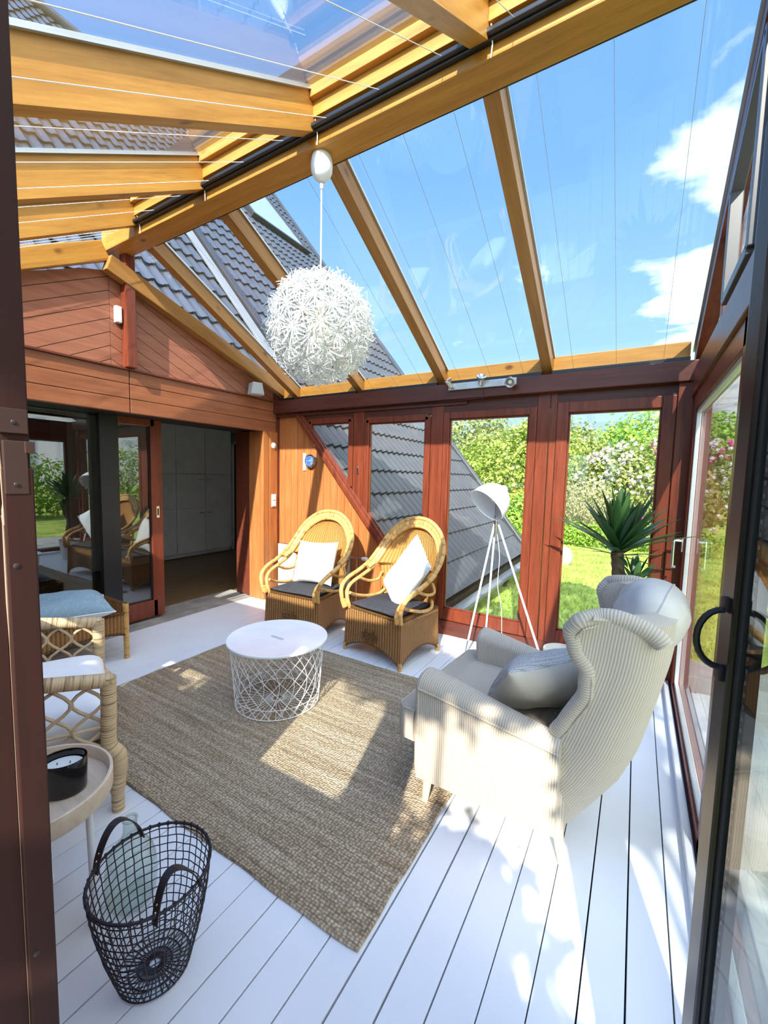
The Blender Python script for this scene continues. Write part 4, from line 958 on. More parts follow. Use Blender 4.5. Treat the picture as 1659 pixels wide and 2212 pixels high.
# ---- wing armchair (local: front = -y)
def wing_chair(loc,rz):
    root=empty('wing_armchair',loc,rz); tag(root,'beige corduroy wing armchair with pale wooden legs at the right','armchair')
    H=1.0
    # seat box
    mb=MB(); 
    sec=[(-.335,-.385),(.335,-.385),(.375,-.37),(.385,-.31),(.365,.12),(.300,.225),(-.300,.225),(-.365,.12),(-.385,-.31),(-.375,-.37)]
    P=[]
    for z,k in ((.145,.975),(.155,.995),(.30,1.0),(.315,.97)): P.append([Vector((x*k,y*k if y<0 else y,z)) for x,y in sec])
    per=[0]
    for a,b_ in zip(sec,sec[1:]+sec[:1]): per.append(per[-1]+math.hypot(b_[0]-a[0],b_[1]-a[1]))
    mb.grid(P,closed_v=True,uv=lambda i,j:(per[j],i*.08),flip=False,smooth=True); mb.add(P[0],[tuple(range(10))]); mb.add(P[-1],[tuple(range(10))[::-1]])
    mb.build('seat_base',M['cord'],root)
    # arms: outer side panel with a rounded, sloping top
    for sx in (-1,1):
        mb=MB(); rows=[]
        for i in range(15):
            t=i/14; y=lerp(-.375,.205,t); ztop=lerp(.635,.53,t**1.2)-.006*math.sin(t*PI); xo=lerp(.408,.368,t); xi=lerp(.255,.275,t)
            if i==0: 
                pass
            rr=(xo-xi)/2*.95; cx=(xo+xi)/2; sec2=[(xo-.012,.148),(xo-.002,.20),(xo,.36),(xo+.004,ztop-rr*.75)]
            for k in range(1,8):
                a=PI*k/8; sec2.append((cx+rr*1.07*math.cos(a),ztop-rr*.72+rr*.72*math.sin(a)))
            sec2+=[(xi-.002,ztop-rr*.75),(xi+.004,.40),(xi+.004,.28)]
            rows.append([Vector((sx*p[0],y,p[1])) for p in sec2])
        lens=[0]
        for a,b_ in zip(rows[5][:-1],rows[5][1:]): lens.append(lens[-1]+(b_-a).length)
        mb.grid(rows,uv=lambda i,j:(i/14*.60,lens[j]),flip=(sx<0))
        # rounded front cap
        fr=rows[0]; c0=sum(fr,Vector())/len(fr); cap=[]
        for k in range(4):
            a=k/3*PI/2; cap.append([c0+(p-c0)*lerp(1,.82,1-math.cos(a))+Vector((0,-.022*math.sin(a),0)) for p in fr])
        mb.grid(cap,uv=lambda i,j:(-i*.02,lens[j]),flip=(sx>0)); mb.add([p for p in cap[-1]],[tuple(range(len(fr)))[::(1 if sx>0 else -1)]])
        bk=rows[-1]; mb.add(bk,[tuple(range(len(bk)))])
        mb.build('armrest',M['cord'],root,50)
        w=MB(); w.tube([r_[3]+Vector((sx*.004,0,-.008)) for r_ in rows],.0045,6); w.tube([p+Vector((0,-.003,0)) for p in rows[0][:4]],.004,6); w.build('arm_welt',M['cord'],root)
    # back shell with wings
    BP=[(.14,.250),(.2,.295),(.28,.345),(.36,.39),(.5,.44),(.7,.482),(.85,.512),(1.1,.53)]
    def prof(z):
        t=min(1,(z-.15)/.85)
        for (z0,a),(z1,b_) in zip(BP[:-1],BP[1:]):
            if z<=z1: yb=lerp(a,b_,(z-z0)/(z1-z0)); break
        else: yb=BP[-1][1]
        w=lerp(.300,.335,min(1,t/.5)) if t<.5 else lerp(.335,.352,(t-.5)/.5)
        # forward edge of the wing
        pts=[(.15,.165),(.40,.170),(.54,.185),(.62,.225),(.73,.278),(.82,.282),(.90,.238),(.965,.222),(1.01,.255),(1.05,.38)]
        for (z0,a),(z1,b_) in zip(pts[:-1],pts[1:]):
            if z<=z1: f_=(z-z0)/(z1-z0); f_=f_*f_*(3-2*f_); yf=lerp(a,b_,f_); break
        else: yf=.30
        flare=.035*max(0,(z-.62)/.38)
        return yb,w,yf,flare
    rows=[]; zs=[.148,.20,.28,.36,.44,.50,.56,.62,.68,.73,.78,.83,.88,.925,.965,.99,1.01,1.024]
    NQ=9
    for z in zs:
        yb,w,yf,fl=prof(z); th=.075 if z>.6 else .07; out=[];inn=[]
        rc=lerp(.20,.14,min(1,(z-.15)/.6))
        # near wing front -> round rear corner -> far wing front, outer then inner
        side=[Vector((w+fl*(1-k/4)**2,lerp(yf,max(yb-rc,yf+.01),k/4),z)) for k in range(5)]
        arc=[Vector((w-rc+rc*math.cos(a),max(yb-rc,yf+.01)+(yb-max(yb-rc,yf+.01))*math.sin(a),z)) for a in [PI/2*k/6 for k in range(1,7)]]
        mid=[Vector((lerp(w-rc,0,k/3),yb+.012*math.sin(PI/2*k/3),z)) for k in range(1,4)]
        h=side+arc+mid; outer=h+[Vector((-p.x,p.y,p.z)) for p in h[-2::-1]]
        wi=w-th; ybi=min(yb-th-.05,lerp(.28,.43,max(0,z-.44)/.55)); rci=.07
        side=[Vector((wi+fl*(1-k/4)**2,lerp(yf-.004,max(yf,ybi-rci),k/4),z)) for k in range(5)]
        arc=[Vector((wi-rci+rci*math.cos(a),max(yf,ybi-rci)+(rci if ybi-rci>yf else max(0,ybi-yf))*math.sin(a),z)) for a in [PI/2*k/6 for k in range(1,7)]]
        mid=[Vector((lerp(wi-rci,0,k/3),max(ybi,yf)+.0,z)) for k in range(1,4)]
        h=side+arc+mid; inner=h+[Vector((-p.x,p.y,p.z)) for p in h[-2::-1]]
        rows.append(outer+inner[::-1])
    no=len(rows[0]); mb=MB()
    # uv: u = distance along the horizontal section, v = height
    UU=[]
    for r_ in rows:
        q=[0]
        for a,b_ in zip(r_,r_[1:]+r_[:1]): q.append(q[-1]+(b_-a).length)
        c_=q[no//4]; UU.append([t-c_ for t in q])
    uu=UU[-1]
    mb.grid(rows,closed_v=True,uv=lambda i,j:(UU[i][j],zs[i]),flip=False)
    top=rows[-1]; n2=no//2
    dome=[]
    for k in range(n2): dome.append([top[k],(top[k]+top[no-1-k])/2+Vector((0,0,.022)),top[no-1-k]])
    mb.grid(dome,uv=lambda i,j:(uu[min(i,n2)],1.0+j*.03),flip=False)
    mb.add(rows[0],[tuple(range(no))[::-1]])
    mb.build('back_shell',M['cord'],root,60)
    # rolled rim along the wing edge and over its top to the back corner
    for sx in (-1,1):
        pts=[]
        for z in [.51,.545,.585,.62,.68,.73,.78,.83,.88,.925,.96,.985,1.008]:
            yb,w,yf,fl=prof(z); pts.append(Vector((sx*(w+fl-.022),yf-.004,z)))
        for q,zz in ((.30,1.024),(.345,1.03),(.39,1.024),(.435,1.010),(.475,.990),(.495,.968)):
            yb,w,yf,fl=prof(1.0); pts.append(Vector((sx*(w+fl*max(0,1-(q-.1)/.35)**2-.025),q,zz)))
        pts=smoothpath(pts,3); mb=MB(); mb.tube(pts,.030,12,uvk=1.0); mb.build('wing_roll',M['cord'],root,70)
        mb=MB(); mb.tube([p+Vector((sx*.020,.018,-.020)) for p in pts[:-9]],.0045,6); mb.build('wing_welt',M['cord'],root)
    # inner back padding
    mb=MB(); P=[]
    for i in range(13):
        z=.44+.57*i/12; yb,w,yf,fl=prof(z); hw=w-.075; bulge=.055*math.sin(PI*min(1,(i+2)/14))+.01; row=[]
        for k in range(13):
            s=k/12*2-1; row.append(Vector((hw*s,lerp(.275,.42,(z-.44)/.57)-bulge*(1-abs(s)**3),z)))
        P.append(row)
    mb.grid(P,uv=lambda i,j:(j*.04,i*.045)); mb.build('inner_back',M['cord'],root,70)
    # T shaped seat cushion
    mb=MB(); outl=[(-.375,-.495),(-.405,-.465),(-.405,-.404),(-.262,-.396),(-.258,.12),(.258,.12),(.262,-.396),(.405,-.404),(.405,-.465),(.375,-.495)]
    P=[]
    for z,k,dz in ((.30,.93,0),(.312,.985,0),(.345,1.0,0),(.42,1.0,0),(.452,.985,0),(.465,.94,0)): P.append([Vector((x*k,(y+.2)*k-.2,z)) for x,y in outl])
    mb.grid(P,closed_v=True,uv=lambda i,j:(j*.1,i*.04),flip=True); 
    mb.add(P[-1],[(3,4,5,6),(0,1,2,3),(6,7,8,9),(0,3,6,9)]); mb.build('seat_cushion',M['cord'],root,50)
    w=MB(); w.tube([p+Vector((0,0,.004)) for p in P[-2]],.0045,6,True); w.build('cushion_welt',M['cord'],root)
    for x,y,lean in ((.335,-.352,.012),(-.335,-.352,.012),(.285,.195,-.03),(-.285,.195,-.03)):
        mb=MB(); mb.tube([(x*(1.02),y-lean,0),(x*1.01,y-lean*.5,.08),(x,y,.16)],[.014,.019,.024],14); mb.build('leg',M['birchleg'],root)
    return root
WC=(-.36,1.985,0); WCr=math.radians(-90-4.5)
wing_chair(WC,WCr)
def wl(l): return place(WC,WCr,l)
# cushions on it
cushion('cushion','beige cushion with grey and white knit border lying in the wing armchair','cushion',wl((.075,.075,.62)),basis(*(lambda ex,ez:(ex,ez.cross(ex),ez))(Vector((.775,.62,.115)).normalized(),Vector((-.50,.50,.70)).normalized())),.47,.42,.19,M['knitgrey'],M['beige'],None,seed=6)
cushion('cushion','plump pale grey cushion over the top of the wing armchair back','cushion',wl((-.01,.43,.965)),local_rot(WCr,(1,0,.02),(0,.50,.86)),.50,.30,.23,M['greycushion'],None,M['greycushion'],round_=.22,seed=7)

# ---- pale rattan armchair at the left (local: front = -y)
def rattan_chair(loc,rz):
    root=empty('rattan_armchair',loc,rz); tag(root,'pale rattan armchair with lattice arms at the left edge','armchair')
    D=.72; hw=.425
    for sx in (-1,1):
        mb=MB(); zf,zb=.600,.725
        mb.tube([(sx*hw,-.012,zf),(sx*hw,.25,zf+.045),(sx*hw,D,zb)],.030,12); mb.build('arm_rail',M['rattan'],root)
        mb=MB(); mb.tube(smoothpath([(sx*hw,.0,zf+.018),(sx*hw,.002,.45),(sx*hw,.004,.315),(sx*hw,-.028,.255),(sx*hw,-.030,.19),(sx*hw,-.022,.10),(sx*hw,-.022,.0)],5),[.030]*11+[.034]*5+[.033]*5+[.031]*5+[.025]*5,12); mb.build('front_leg',M['rattan'],root)
        mb=MB(); mb.tube([(sx*hw,D,zb+.02),(sx*hw*.97,D+.02,.3),(sx*hw*.97,D+.04,0)],.028,12); mb.build('rear_leg',M['rattan'],root)
        mb=MB(); mb.tube([(sx*hw,.0,.275),(sx*hw,D,.275)],.022,10); mb.build('side_rail',M['rattan'],root)
        # lattice of bent rods
        mb=MB(); zl=.290; zh=lambda y: zf+.17*y-.03
        cell=.11
        for k in range(-1,6):
            for s in (-1,1):
                y0_=.02+k*cell+(cell/2 if s>0 else cell/2); pts=[]
                for i in range(13):
                    t=i/12; ph=t*2.5; y=y0_+s*cell*.5*math.cos(PI*ph)*1.0
                    z=lerp(zl,zh(max(0,y)),t); pts.append((y,z))
                q=[(y,z) for y,z in pts if .015<y<D-.02]
                if len(q)>3: mb.tube([(sx*hw+s*.004,y,z) for y,z in q],.0075,7)
        mb.tube([(sx*hw,.0,.40),(sx*hw,D,.44)],.007,7); mb.build('arm_lattice',M['rattanpole'],root)
    mb=MB(); mb.tube([(-hw,.0,.285),(hw,.0,.285)],.024,10); mb.build('front_rail',M['rattan'],root)
    mb=MB(); mb.tube([(-hw,D,.98),(hw,D,.98)],.026,10); mb.tube([(-hw,D,.72),(-hw,D+.0,.98)],.026,10); mb.tube([(hw,D,.72),(hw,D,.98)],.026,10); mb.build('back_rail',M['rattan'],root)
    mb=MB(); mb.box((-hw+.02,.03,.255),(hw-.02,D-.02,.275)); mb.build('seat_deck',M['rattanpole'],root)
    return root
RCL=(-2.278,1.036,0); RCr=math.radians(157.7)
rattan_chair(RCL,RCr)
# its seat cushion
r=empty('seat_cushion',place(RCL,RCr,(0,.33,.278)),RCr); mb=MB(); n=18; g=[math.sin((i/n*2-1)*PI/2) for i in range(n+1)]
def pt(u_,v_,s):
    e=max(0,(1-abs(u_)**8)*(1-abs(v_)**8))**.42; return Vector((u_*.385,v_*.345,.095+s*(.095+ (.012*(1-u_*u_)*(1-v_*v_) if s>0 else 0))*e))
mb.grid([[pt(a,b_,1) for b_ in g] for a in g]); mb.grid([[pt(a,b_,-1) for b_ in g] for a in g],flip=True); mb.build('cushion_cover',M['whitecloth'],r,60); tag(r,'thick white seat cushion on the pale rattan armchair','cushion')
cushion('cushion','white cushion with grey leaf pattern leaning in the rattan armchair','cushion',place(RCL,RCr,(.17,.40,.66)),local_rot(RCr,(1,.25,0),(0,.30,1)),.42,.42,.16,M['leafpattern'],seed=9)

# ---- brown wicker bench with blue cushion
bn=empty('wicker_bench',(-3.66,1.39,0)); tag(bn,'brown wicker bench with raised ends in front of the dark glass pane','bench')
mb=MB(); L=.345; W=.25; P=[]
def side_(p,q,zb,zt,n=12):
    rows=[[Vector((lerp(p[0],q[0],i/n),lerp(p[1],q[1],i/n),lerp(zb+.05*(1-abs(2*i/n-1)**3),zt,k/4))) for k in range(5)] for i in range(n+1)]; ln=math.dist(p,q); mb.grid(rows,uv=lambda i,j:(i/n*ln,j*.05)); mb.grid([[v+ (Vector((0,0,v.z))-v).normalized()*.02*Vector((1,1,0)).length for v in r_] for r_ in rows],uv=lambda i,j:(i/n*ln,j*.05),flip=True)
    mb.tube([r_[0] for r_ in rows],.010,6); mb.tube([r_[-1] for r_ in rows],.012,6)
side_((-W,-L),(W,-L),.19,.44); side_((W,-L),(W,L),.19,.375); side_((W,L),(-W,L),.19,.44); side_((-W,L),(-W,-L),.19,.375)
mb.box((-W+.012,-L+.012,.34),(W-.012,L-.012,.362),0,None,.006)
for s in (-1,1): mb.box((-W-.004,s*L-.018,.37),(W+.004,s*L+.018,.447),0,None,.01)
mb.build('woven_body',M['wickerdark'],bn)
for sx in (-1,1):
    for sy in (-1,1):
        q=MB(); q.tube([(sx*(W-.006),sy*(L-.006),0),(sx*(W-.006),sy*(L-.006),.446)],[.019,.022],12); q.build('leg',M['cane'],bn)
cushion('cushion','grey blue cushion with white underside lying on the brown wicker bench','cushion',(-3.63,1.385,.452),basis(Vector((.25,.97,-.03)).normalized(),Vector((-.96,.25,.10)).normalized(),Vector((.25,.97,-.03)).normalized().cross(Vector((-.96,.25,.10)).normalized())),.60,.44,.21,M['blueprint'],M['whitecloth'],M['whitecloth'],seed=12)

# ---- round tray side table with candle
st=empty('side_table',(-1.585,.505,0)); tag(st,'round pale wooden tray table with white metal leg at the left edge','table')
mb=MB(); r_=.215; mb.lathe([(0,.430),(r_-.002,.430),(r_,.434),(r_,.490),(r_-.003,.493),(r_-.009,.493),(r_-.011,.490),(r_-.011,.447),(0,.447)],72); mb.build('tray',M['birch'],st)
for k,a in enumerate((.55,.55+2*PI/3,.55+4*PI/3)):
    q=MB(); q.tube([(.175*math.cos(a),.175*math.sin(a),.43),(.185*math.cos(a),.185*math.sin(a),0)],.0105,12); q.build('leg',M['whitemetal'],st)
q=MB(); q.tube([(.165*math.cos(2*PI*k/40),.165*math.sin(2*PI*k/40),.422) for k in range(40)],.007,8,True); q.build('leg_ring',M['whitemetal'],st)
cd=empty('candle',(-1.545,.575,.448),math.radians(48)); tag(cd,'white candle in an oval black glass vessel on the pale tray table','candle')
mb=MB(); mb.lathe([(0,0),(.056,0),(.060,.004),(.0635,.012),(.066,.108),(.0655,.112),(.062,.112),(.0605,.108),(.0595,.09),(0,.088)],56,sx=1.0,sy=.80); mb.build('vessel',M['candleglass'],cd)
mb=MB(); mb.lathe([(0,.0915),(.03,.0912),(.045,.0905),(.058,.0895),(.058,.088)],48,sx=1.0,sy=.80); mb.build('wax',M['wax'],cd)
for x in (-.018,.018):
    q=MB(); q.tube([(x,0,.091),(x+.001,0,.099)],.0015,6); q.build('wick',M['threshold'],cd)

# ---- wire basket with leather handles
bk=empty('wire_basket',(-1.165,.645,0)); tag(bk,'tall dark wire basket with two black leather handles on the white boards','basket')
mb=MB(); HB=.335; rb_,rt_=.098,.160
R=random.Random(2)
def brad(t): return rb_+(rt_-rb_)*(1-(1-t)**1.5)
offx=.015
def bp(a,t,j=0): rr=brad(t)+j; return (rr*math.cos(a)+offx*t,rr*math.sin(a)-.012*t,.004+HB*t)
nv=38
for k in range(nv):
    a=2*PI*k/nv; mb.tube([(0.015*math.cos(a),.015*math.sin(a),.008),(rb_*.6*math.cos(a),rb_*.6*math.sin(a),.003)]+[bp(a+R.uniform(-.012,.012),i/12,R.uniform(-.0012,.0012)) for i in range(13)],.0017,5)
for j in range(1,13):
    t=j/12.6; mb.tube([bp(2*PI*k/64,t+.010*math.sin(k*1.3+j)*.4,R.uniform(-.0012,.0012)) for k in range(64)],.0016,5,True)
for rr in (.018,.024,.030,.045,.07,rb_): mb.tube([(rr*math.cos(2*PI*k/40),rr*math.sin(2*PI*k/40),.005) for k in range(40)],.0022,5,True)
mb.build('wire_mesh',M['wire'],bk)
mb=MB(); mb.tube([bp(2*PI*k/64,1,0) for k in range(64)],.0042,8,True)
for k in range(nv):
    p=Vector(bp(2*PI*k/nv,1)); mb.tube([p-Vector((0,0,.006)),p,p+Vector((0,0,.006))],.0045,5)
mb.build('rim',M['wire'],bk)
def strap(aa,span,hh,lean):
    a0,a1=aa-span,aa+span; rad=Vector((math.cos(aa),math.sin(aa),0)); p0=Vector(bp(a0,1)); p1=Vector(bp(a1,1)); c=[]
    for i in range(21):
        t=i/20; q=p0.lerp(p1,t)+rad*(lean*math.sin(PI*t)+.004); q.z=.339-.022+ (hh+.022)*math.sin(PI*t)**.62; c.append(q)
    d=(p1-p0).normalized(); mb=MB(); P=[]
    for i,q in enumerate(c):
        tg=(c[min(i+1,20)]-c[max(i-1,0)]).normalized(); wv=rad.lerp(Vector((0,0,1)) if False else rad,0); nn=tg.cross(rad).normalized(); side=nn.cross(tg).normalized()
        hw=.013; P.append([q-side*hw-nn*.0015,q+side*hw-nn*.0015,q+side*hw+nn*.0015,q-side*hw+nn*.0015])
    mb.grid(P,closed_v=True,smooth=False); h=mb.build('leather_handle',M['leather'],bk)
    for tt in (1,19):
        for e in (.45,2.0):
            i_=tt+(1 if tt<10 else -1)*(0 if e<1 else 1); q=c[i_]; tg=(c[i_+1]-c[i_-1]).normalized(); nn=tg.cross(rad).normalized()
            if nn.dot(q-(p0+p1)/2)<0: nn=-nn
            m_=MB(); m_.lathe([(0,.0040),(.0025,.0034),(.0034,.0018),(.0034,.0)],10,M=Matrix.Translation(q)@Vector((0,0,1)).rotation_difference(nn).to_matrix().to_4x4()); m_.build('rivet',M['brass'],h)
strap(math.radians(186),.47,.082,.012); strap(math.radians(-4),.42,.062,-.035)

# ---- glass bottle behind the basket
bt=empty('glass_bottle',(-1.425,.715,0)); tag(bt,'clear round bodied glass bottle on the boards behind the wire basket','bottle')
mb=MB(); pr=[(0,.012),(.03,.004),(.055,.003),(.068,.010),(.076,.03),(.080,.07),(.080,.12),(.076,.155),(.064,.190),(.044,.218),(.028,.238),(.0215,.262),(.0205,.300)]
mb.lathe(pr,48); mb.build('body',M['bottle'],bt)
mb=MB(); mb.tube([(.0205*math.cos(2*PI*k/36),.0205*math.sin(2*PI*k/36),.302) for k in range(36)],.0045,8,True); mb.build('lip',M['bottle'],bt)

# ---- pendant lamp
PX,PY=-1.60,1.905
pl=empty('pendant_lamp',(PX,PY,0)); tag(pl,'large white dandelion pendant lamp hanging from the ridge beam','lamp')
mb=MB(); mb.lathe([(0,3.115),(.012,3.115),(.030,3.122),(.048,3.140),(.058,3.165),(.060,3.20),(.055,3.235),(.050,3.246),(0,3.246)],36); mb.build('ceiling_cup',M['whitemetal'],pl)
mb=MB(); mb.tube([(0,0,3.10),(0,0,2.45)],.0045,8); mb.tube([(0,0,3.10),(0,0,3.075)],.009,8); mb.build('cord',M['whiteplastic'],pl)
LC=Vector((0,0,2.325))
mb=MB(); mb.tube([(0,0,2.47),(0,0,2.40)],[.018,.021],14); mb.build('socket',M['creamplastic'],pl)
mb=MB(); mb.lathe([(0,2.285),(.012,2.288),(.021,2.305),(.024,2.33),(.019,2.36),(.014,2.39),(.014,2.40)],20); mb.build('bulb',M['bulb'],pl)
mb=MB()
for k in range(10):
    a=2*PI*k/10; mb.tube([(.018*math.cos(a),.018*math.sin(a),2.43),(.05*math.cos(a),.05*math.sin(a),2.38),(.052*math.cos(a),.052*math.sin(a),2.28),(.03*math.cos(a),.03*math.sin(a),2.23)],.0035,5)
for z,rr in ((2.38,.05),(2.28,.052),(2.23,.03)): mb.tube([(rr*math.cos(2*PI*k/24),rr*math.sin(2*PI*k/24),z) for k in range(24)],.004,6,True)
mb.build('inner_cage',M['creamplastic'],pl)
def flower_mesh(seed,np_=26):
    R=random.Random(seed); mb=MB(); mb.tube([(0,0,-.205),(0,0,0)],.0018,4); mb.tube([(0,0,-.012),(0,0,.006)],.007,8)
    for k in range(np_):
        a=2*PI*k/np_+R.uniform(-.1,.1); L=R.uniform(.066,.10); lift=R.uniform(.15,.75) if k%2 else R.uniform(-.12,.35); w=R.uniform(.0017,.0026)
        d=Vector((math.cos(a),math.sin(a),0)); s=Vector((-d.y,d.x,0)); pts=[]
        for i in range(4):
            t=i/3; pts.append(d*(L*t)+Vector((0,0,L*lift*(t-.35*t*t)))+s*(L*.10*R.uniform(-1,1)*t*t))
        P=[[p-s*w*(1+.5*t),p+s*w*(1+.5*t),p+s*w*(1+.5*t)+Vector((0,0,.0016)),p-s*w*(1+.5*t)+Vector((0,0,.0016))] for p,t in zip(pts,(0,.33,.66,1))]
        mb.grid(P,closed_v=True,smooth=False); mb.add(P[-1],[(0,1,2,3)])
    return mb
protos=[flower_mesh(s).build('flower',M['paper'],pl) for s in range(3)]
NF=92; gold=PI*(3-5**.5); fl=[]
for k in range(NF):
    z=1-2*(k+.5)/NF; rr=(1-z*z)**.5; a=gold*k; fl.append(Vector((rr*math.cos(a),rr*math.sin(a),z)))
for k,d in enumerate(fl):
    o=protos[k] if k<3 else protos[k%3].copy()
    if k>=3: COL.objects.link(o); o.parent=pl
    q=Vector((0,0,1)).rotation_difference(d); o.rotation_mode='QUATERNION'; o.rotation_quaternion=q@Matrix.Rotation(k*1.7,3,'Z').to_quaternion(); o.location=LC+d*.268

# ---- tripod floor lamp
HUB=Vector((-.975,3.40,1.13)); fl_=empty('floor_lamp',(HUB.x,HUB.y,0)); tag(fl_,'white tripod floor lamp with dome shade in front of the back window','lamp')
for p,c in (((-1.155,3.285,0),.13),((-1.075,3.575,0),.13),((-.50,3.30,0),.13)):
    q=Vector((p[0]-HUB.x,p[1]-HUB.y,0)); top=Vector((q.x*.05,q.y*.05,1.13)); j=q.lerp(top,.13)
    mb=MB(); mb.tube([j,top],.0085,10); leg=mb.build('leg',M['whitemetal'],fl_)
    mb=MB(); mb.tube([q,j+(top-j)*.02],.0068,10); mb.build('chrome_leg_end',M['chrome'],leg)
mb=MB(); mb.tube([(0,0,1.04),(0,0,1.20)],.016,12); mb.tube([(0,0,1.20),(-.0,-.005,1.30)],.010,10); mb.build('hub',M['chrome'],fl_)
ax=Vector((-.46,-.62,-.63)).normalized(); tip=Vector((.045,.0,1.445))-Vector((0,0,0)); tip=Vector((-.915-HUB.x,3.43-HUB.y,1.435))
qz=Vector((0,0,-1)).rotation_difference(ax); MS=Matrix.Translation(tip)@qz.to_matrix().to_4x4()
pr=[(.0,.0),(.022,-.002),(.030,-.012),(.034,-.03),(.075,-.050),(.112,-.085),(.138,-.13),(.152,-.18),(.158,-.232)]
mb=MB(); mb.lathe(pr[::-1],48,M=MS); inn=[(max(0,r_-.004),z-.0035) for r_,z in pr[3:]]
mb.lathe(inn,48,M=MS); mb.tube([MS@Vector((.156*math.cos(2*PI*k/48),.156*math.sin(2*PI*k/48),-.233)) for k in range(48)],.003,6,True); mb.build('lamp_shade',M['whitemetal'],fl_,60)
mb=MB(); mb.lathe([(0,-.17),(.016,-.165),(.026,-.145),(.026,-.125),(.016,-.09),(.014,-.06)],16,M=MS); mb.build('bulb',M['bulb'],fl_)
mb=MB(); mb.tube([(0,0,1.29),Vector(tip)+ax*.06],.008,8); mb.build('shade_arm',M['chrome'],fl_)
mb=MB(); mb.tube(smoothpath([(.01,.02,1.05),(.03,.05,.85),(.015,.09,.6),(.05,.11,.4),(.06,.14,.15),(.10,.20,.006)],6),.0028,6); mb.build('power_cord',M['whiteplastic'],fl_)

# ---- yucca
yc=empty('yucca_plant',(-.085,3.34,0)); tag(yc,'tall green yucca with ringed trunk between armchair and garden door','plant')
mb=MB(); mb.lathe([(0,0),(.11,0),(.125,.02),(.15,.27),(.155,.285),(.145,.285),(.135,.26),(0,.25)],36); mb.build('pot',M['pot'],yc)
mb=MB(); mb.lathe([(0,.262),(.136,.258)],24); mb.build('soil',M['soil'],yc)
mb=MB(); n=26; mb.tube([(.01*math.sin(i*.4),.008*math.cos(i*.5),.25+i*(.76/n)) for i in range(n+1)],[.038+.004*(i%2)+.006*(1-i/n) for i in range(n+1)],12)
mb.tube(smoothpath([(.0,.0,.62),(.07,-.02,.70),(.11,-.03,.80)],5),.024,10); mb.build('trunk',M['bark'],yc)
def yleaves(mb,c,n,Lr,wid,seed,elev):
    R=random.Random(seed)
    for k in range(n):
        t=k/n; az=k*2.39996+R.uniform(-.25,.25); el=lerp(elev[0],elev[1],t)+R.uniform(-.12,.12); L=R.uniform(*Lr)*(1-.12*t); w=wid*R.uniform(.8,1.15)
        d=Vector((math.cos(az)*math.cos(el),math.sin(az)*math.cos(el),math.sin(el))); side=Vector((-math.sin(az),math.cos(az),0)); nn=side.cross(d)
        if nn.z<0: nn=-nn
        P=[];N_=8
        for i in range(N_+1):
            s=i/N_; p=Vector(c)+d*(.015+L*s)+Vector((0,0,-.30*L*s*s*math.cos(el)*R.uniform(.6,1.0) if False else -.13*L*s*s*math.cos(el)))
            ww=w*(.55+1.6*s*(1-s)*1.1)*(1-s**6)+.0006; P.append([p-side*ww*.5+nn*ww*.16,p,p+side*ww*.5+nn*ww*.16])
        mb.grid(P,smooth=True)
mb=MB(); yleaves(mb,(0,0,1.0),54,(.38,.56),.064,1,(.38,1.52)); yleaves(mb,(0,0,.98),9,(.22,.36),.036,4,(.0,.5)); mb.build('leaves',M['yucca'],yc,60)
mb=MB(); yleaves(mb,(.11,-.03,.80),12,(.16,.27),.042,2,(.5,1.4)); mb.build('side_shoot',M['yucca'],yc,60)
# cream planter beside it, behind the wing chair
pt_=empty('planter',(-.40,3.22,0)); tag(pt_,'low cream planter on the boards behind the wing armchair','pot'); mb=MB(); mb.lathe([(0,0),(.095,0),(.105,.01),(.125,.26),(.122,.27),(.113,.27),(.108,.24),(0,.22)],40); mb.build('planter_body',M['pot'],pt_)

# ---- spotlight bar on the header
sb=empty('spotlight_bar',(-1.21,3.60,2.31)); tag(sb,'silver bar with three spotlights on the dark red header beam','lamp')
mb=MB(); mb.box((-.30,-.028,-.030),(.30,-.001,.030),0,None,.004); mb.build('bar',M['alu'],sb)
mb=MB()
for x in (-.17,.14): mb.box((x-.045,-.0295,-.018),(x+.045,-.028,.018))
mb.build('bar_panel',M['grey'],sb)
def spot(x,d,z0):
    d=Vector(d).normalized(); q=Vector((0,0,1)).rotation_difference(d).to_matrix().to_4x4(); c=Vector((x,-.062,z0)); 
    mb=MB(); mb.tube([(x,-.02,z0*.4),c],.007,8); mb.lathe([(0,-.03),(.016,-.03),(.020,-.02),(.021,.02),(.034,.036),(.043,.044),(.043,.05),(.036,.052),(.030,.044),(.018,.03),(0,.028)],24,M=Matrix.Translation(c)@q); o=mb.build('spotlight',M['chrome'],sb)
    g=MB(); g.lathe([(0,.056),(.012,.052),(.019,.040),(.022,.03)],16,M=Matrix.Translation(c)@q); g.build('bulb',M['bulb'],o)
spot(-.27,(-.45,-.25,.85),.01); spot(.01,(.25,-.55,.8),.015); spot(.26,(.15,-.75,-.6),.005)
cw=MB(); cw.tube([(-1.19,3.597,2.275),(-1.185,3.597,2.225),(-1.20,3.598,2.20),(-1.9,3.652,2.19),(-3.2,3.652,2.19)],.003,6); tag(cw.build('lamp_cable',M['threshold']),'thin dark cable running from the spotlight bar along the header','cable')

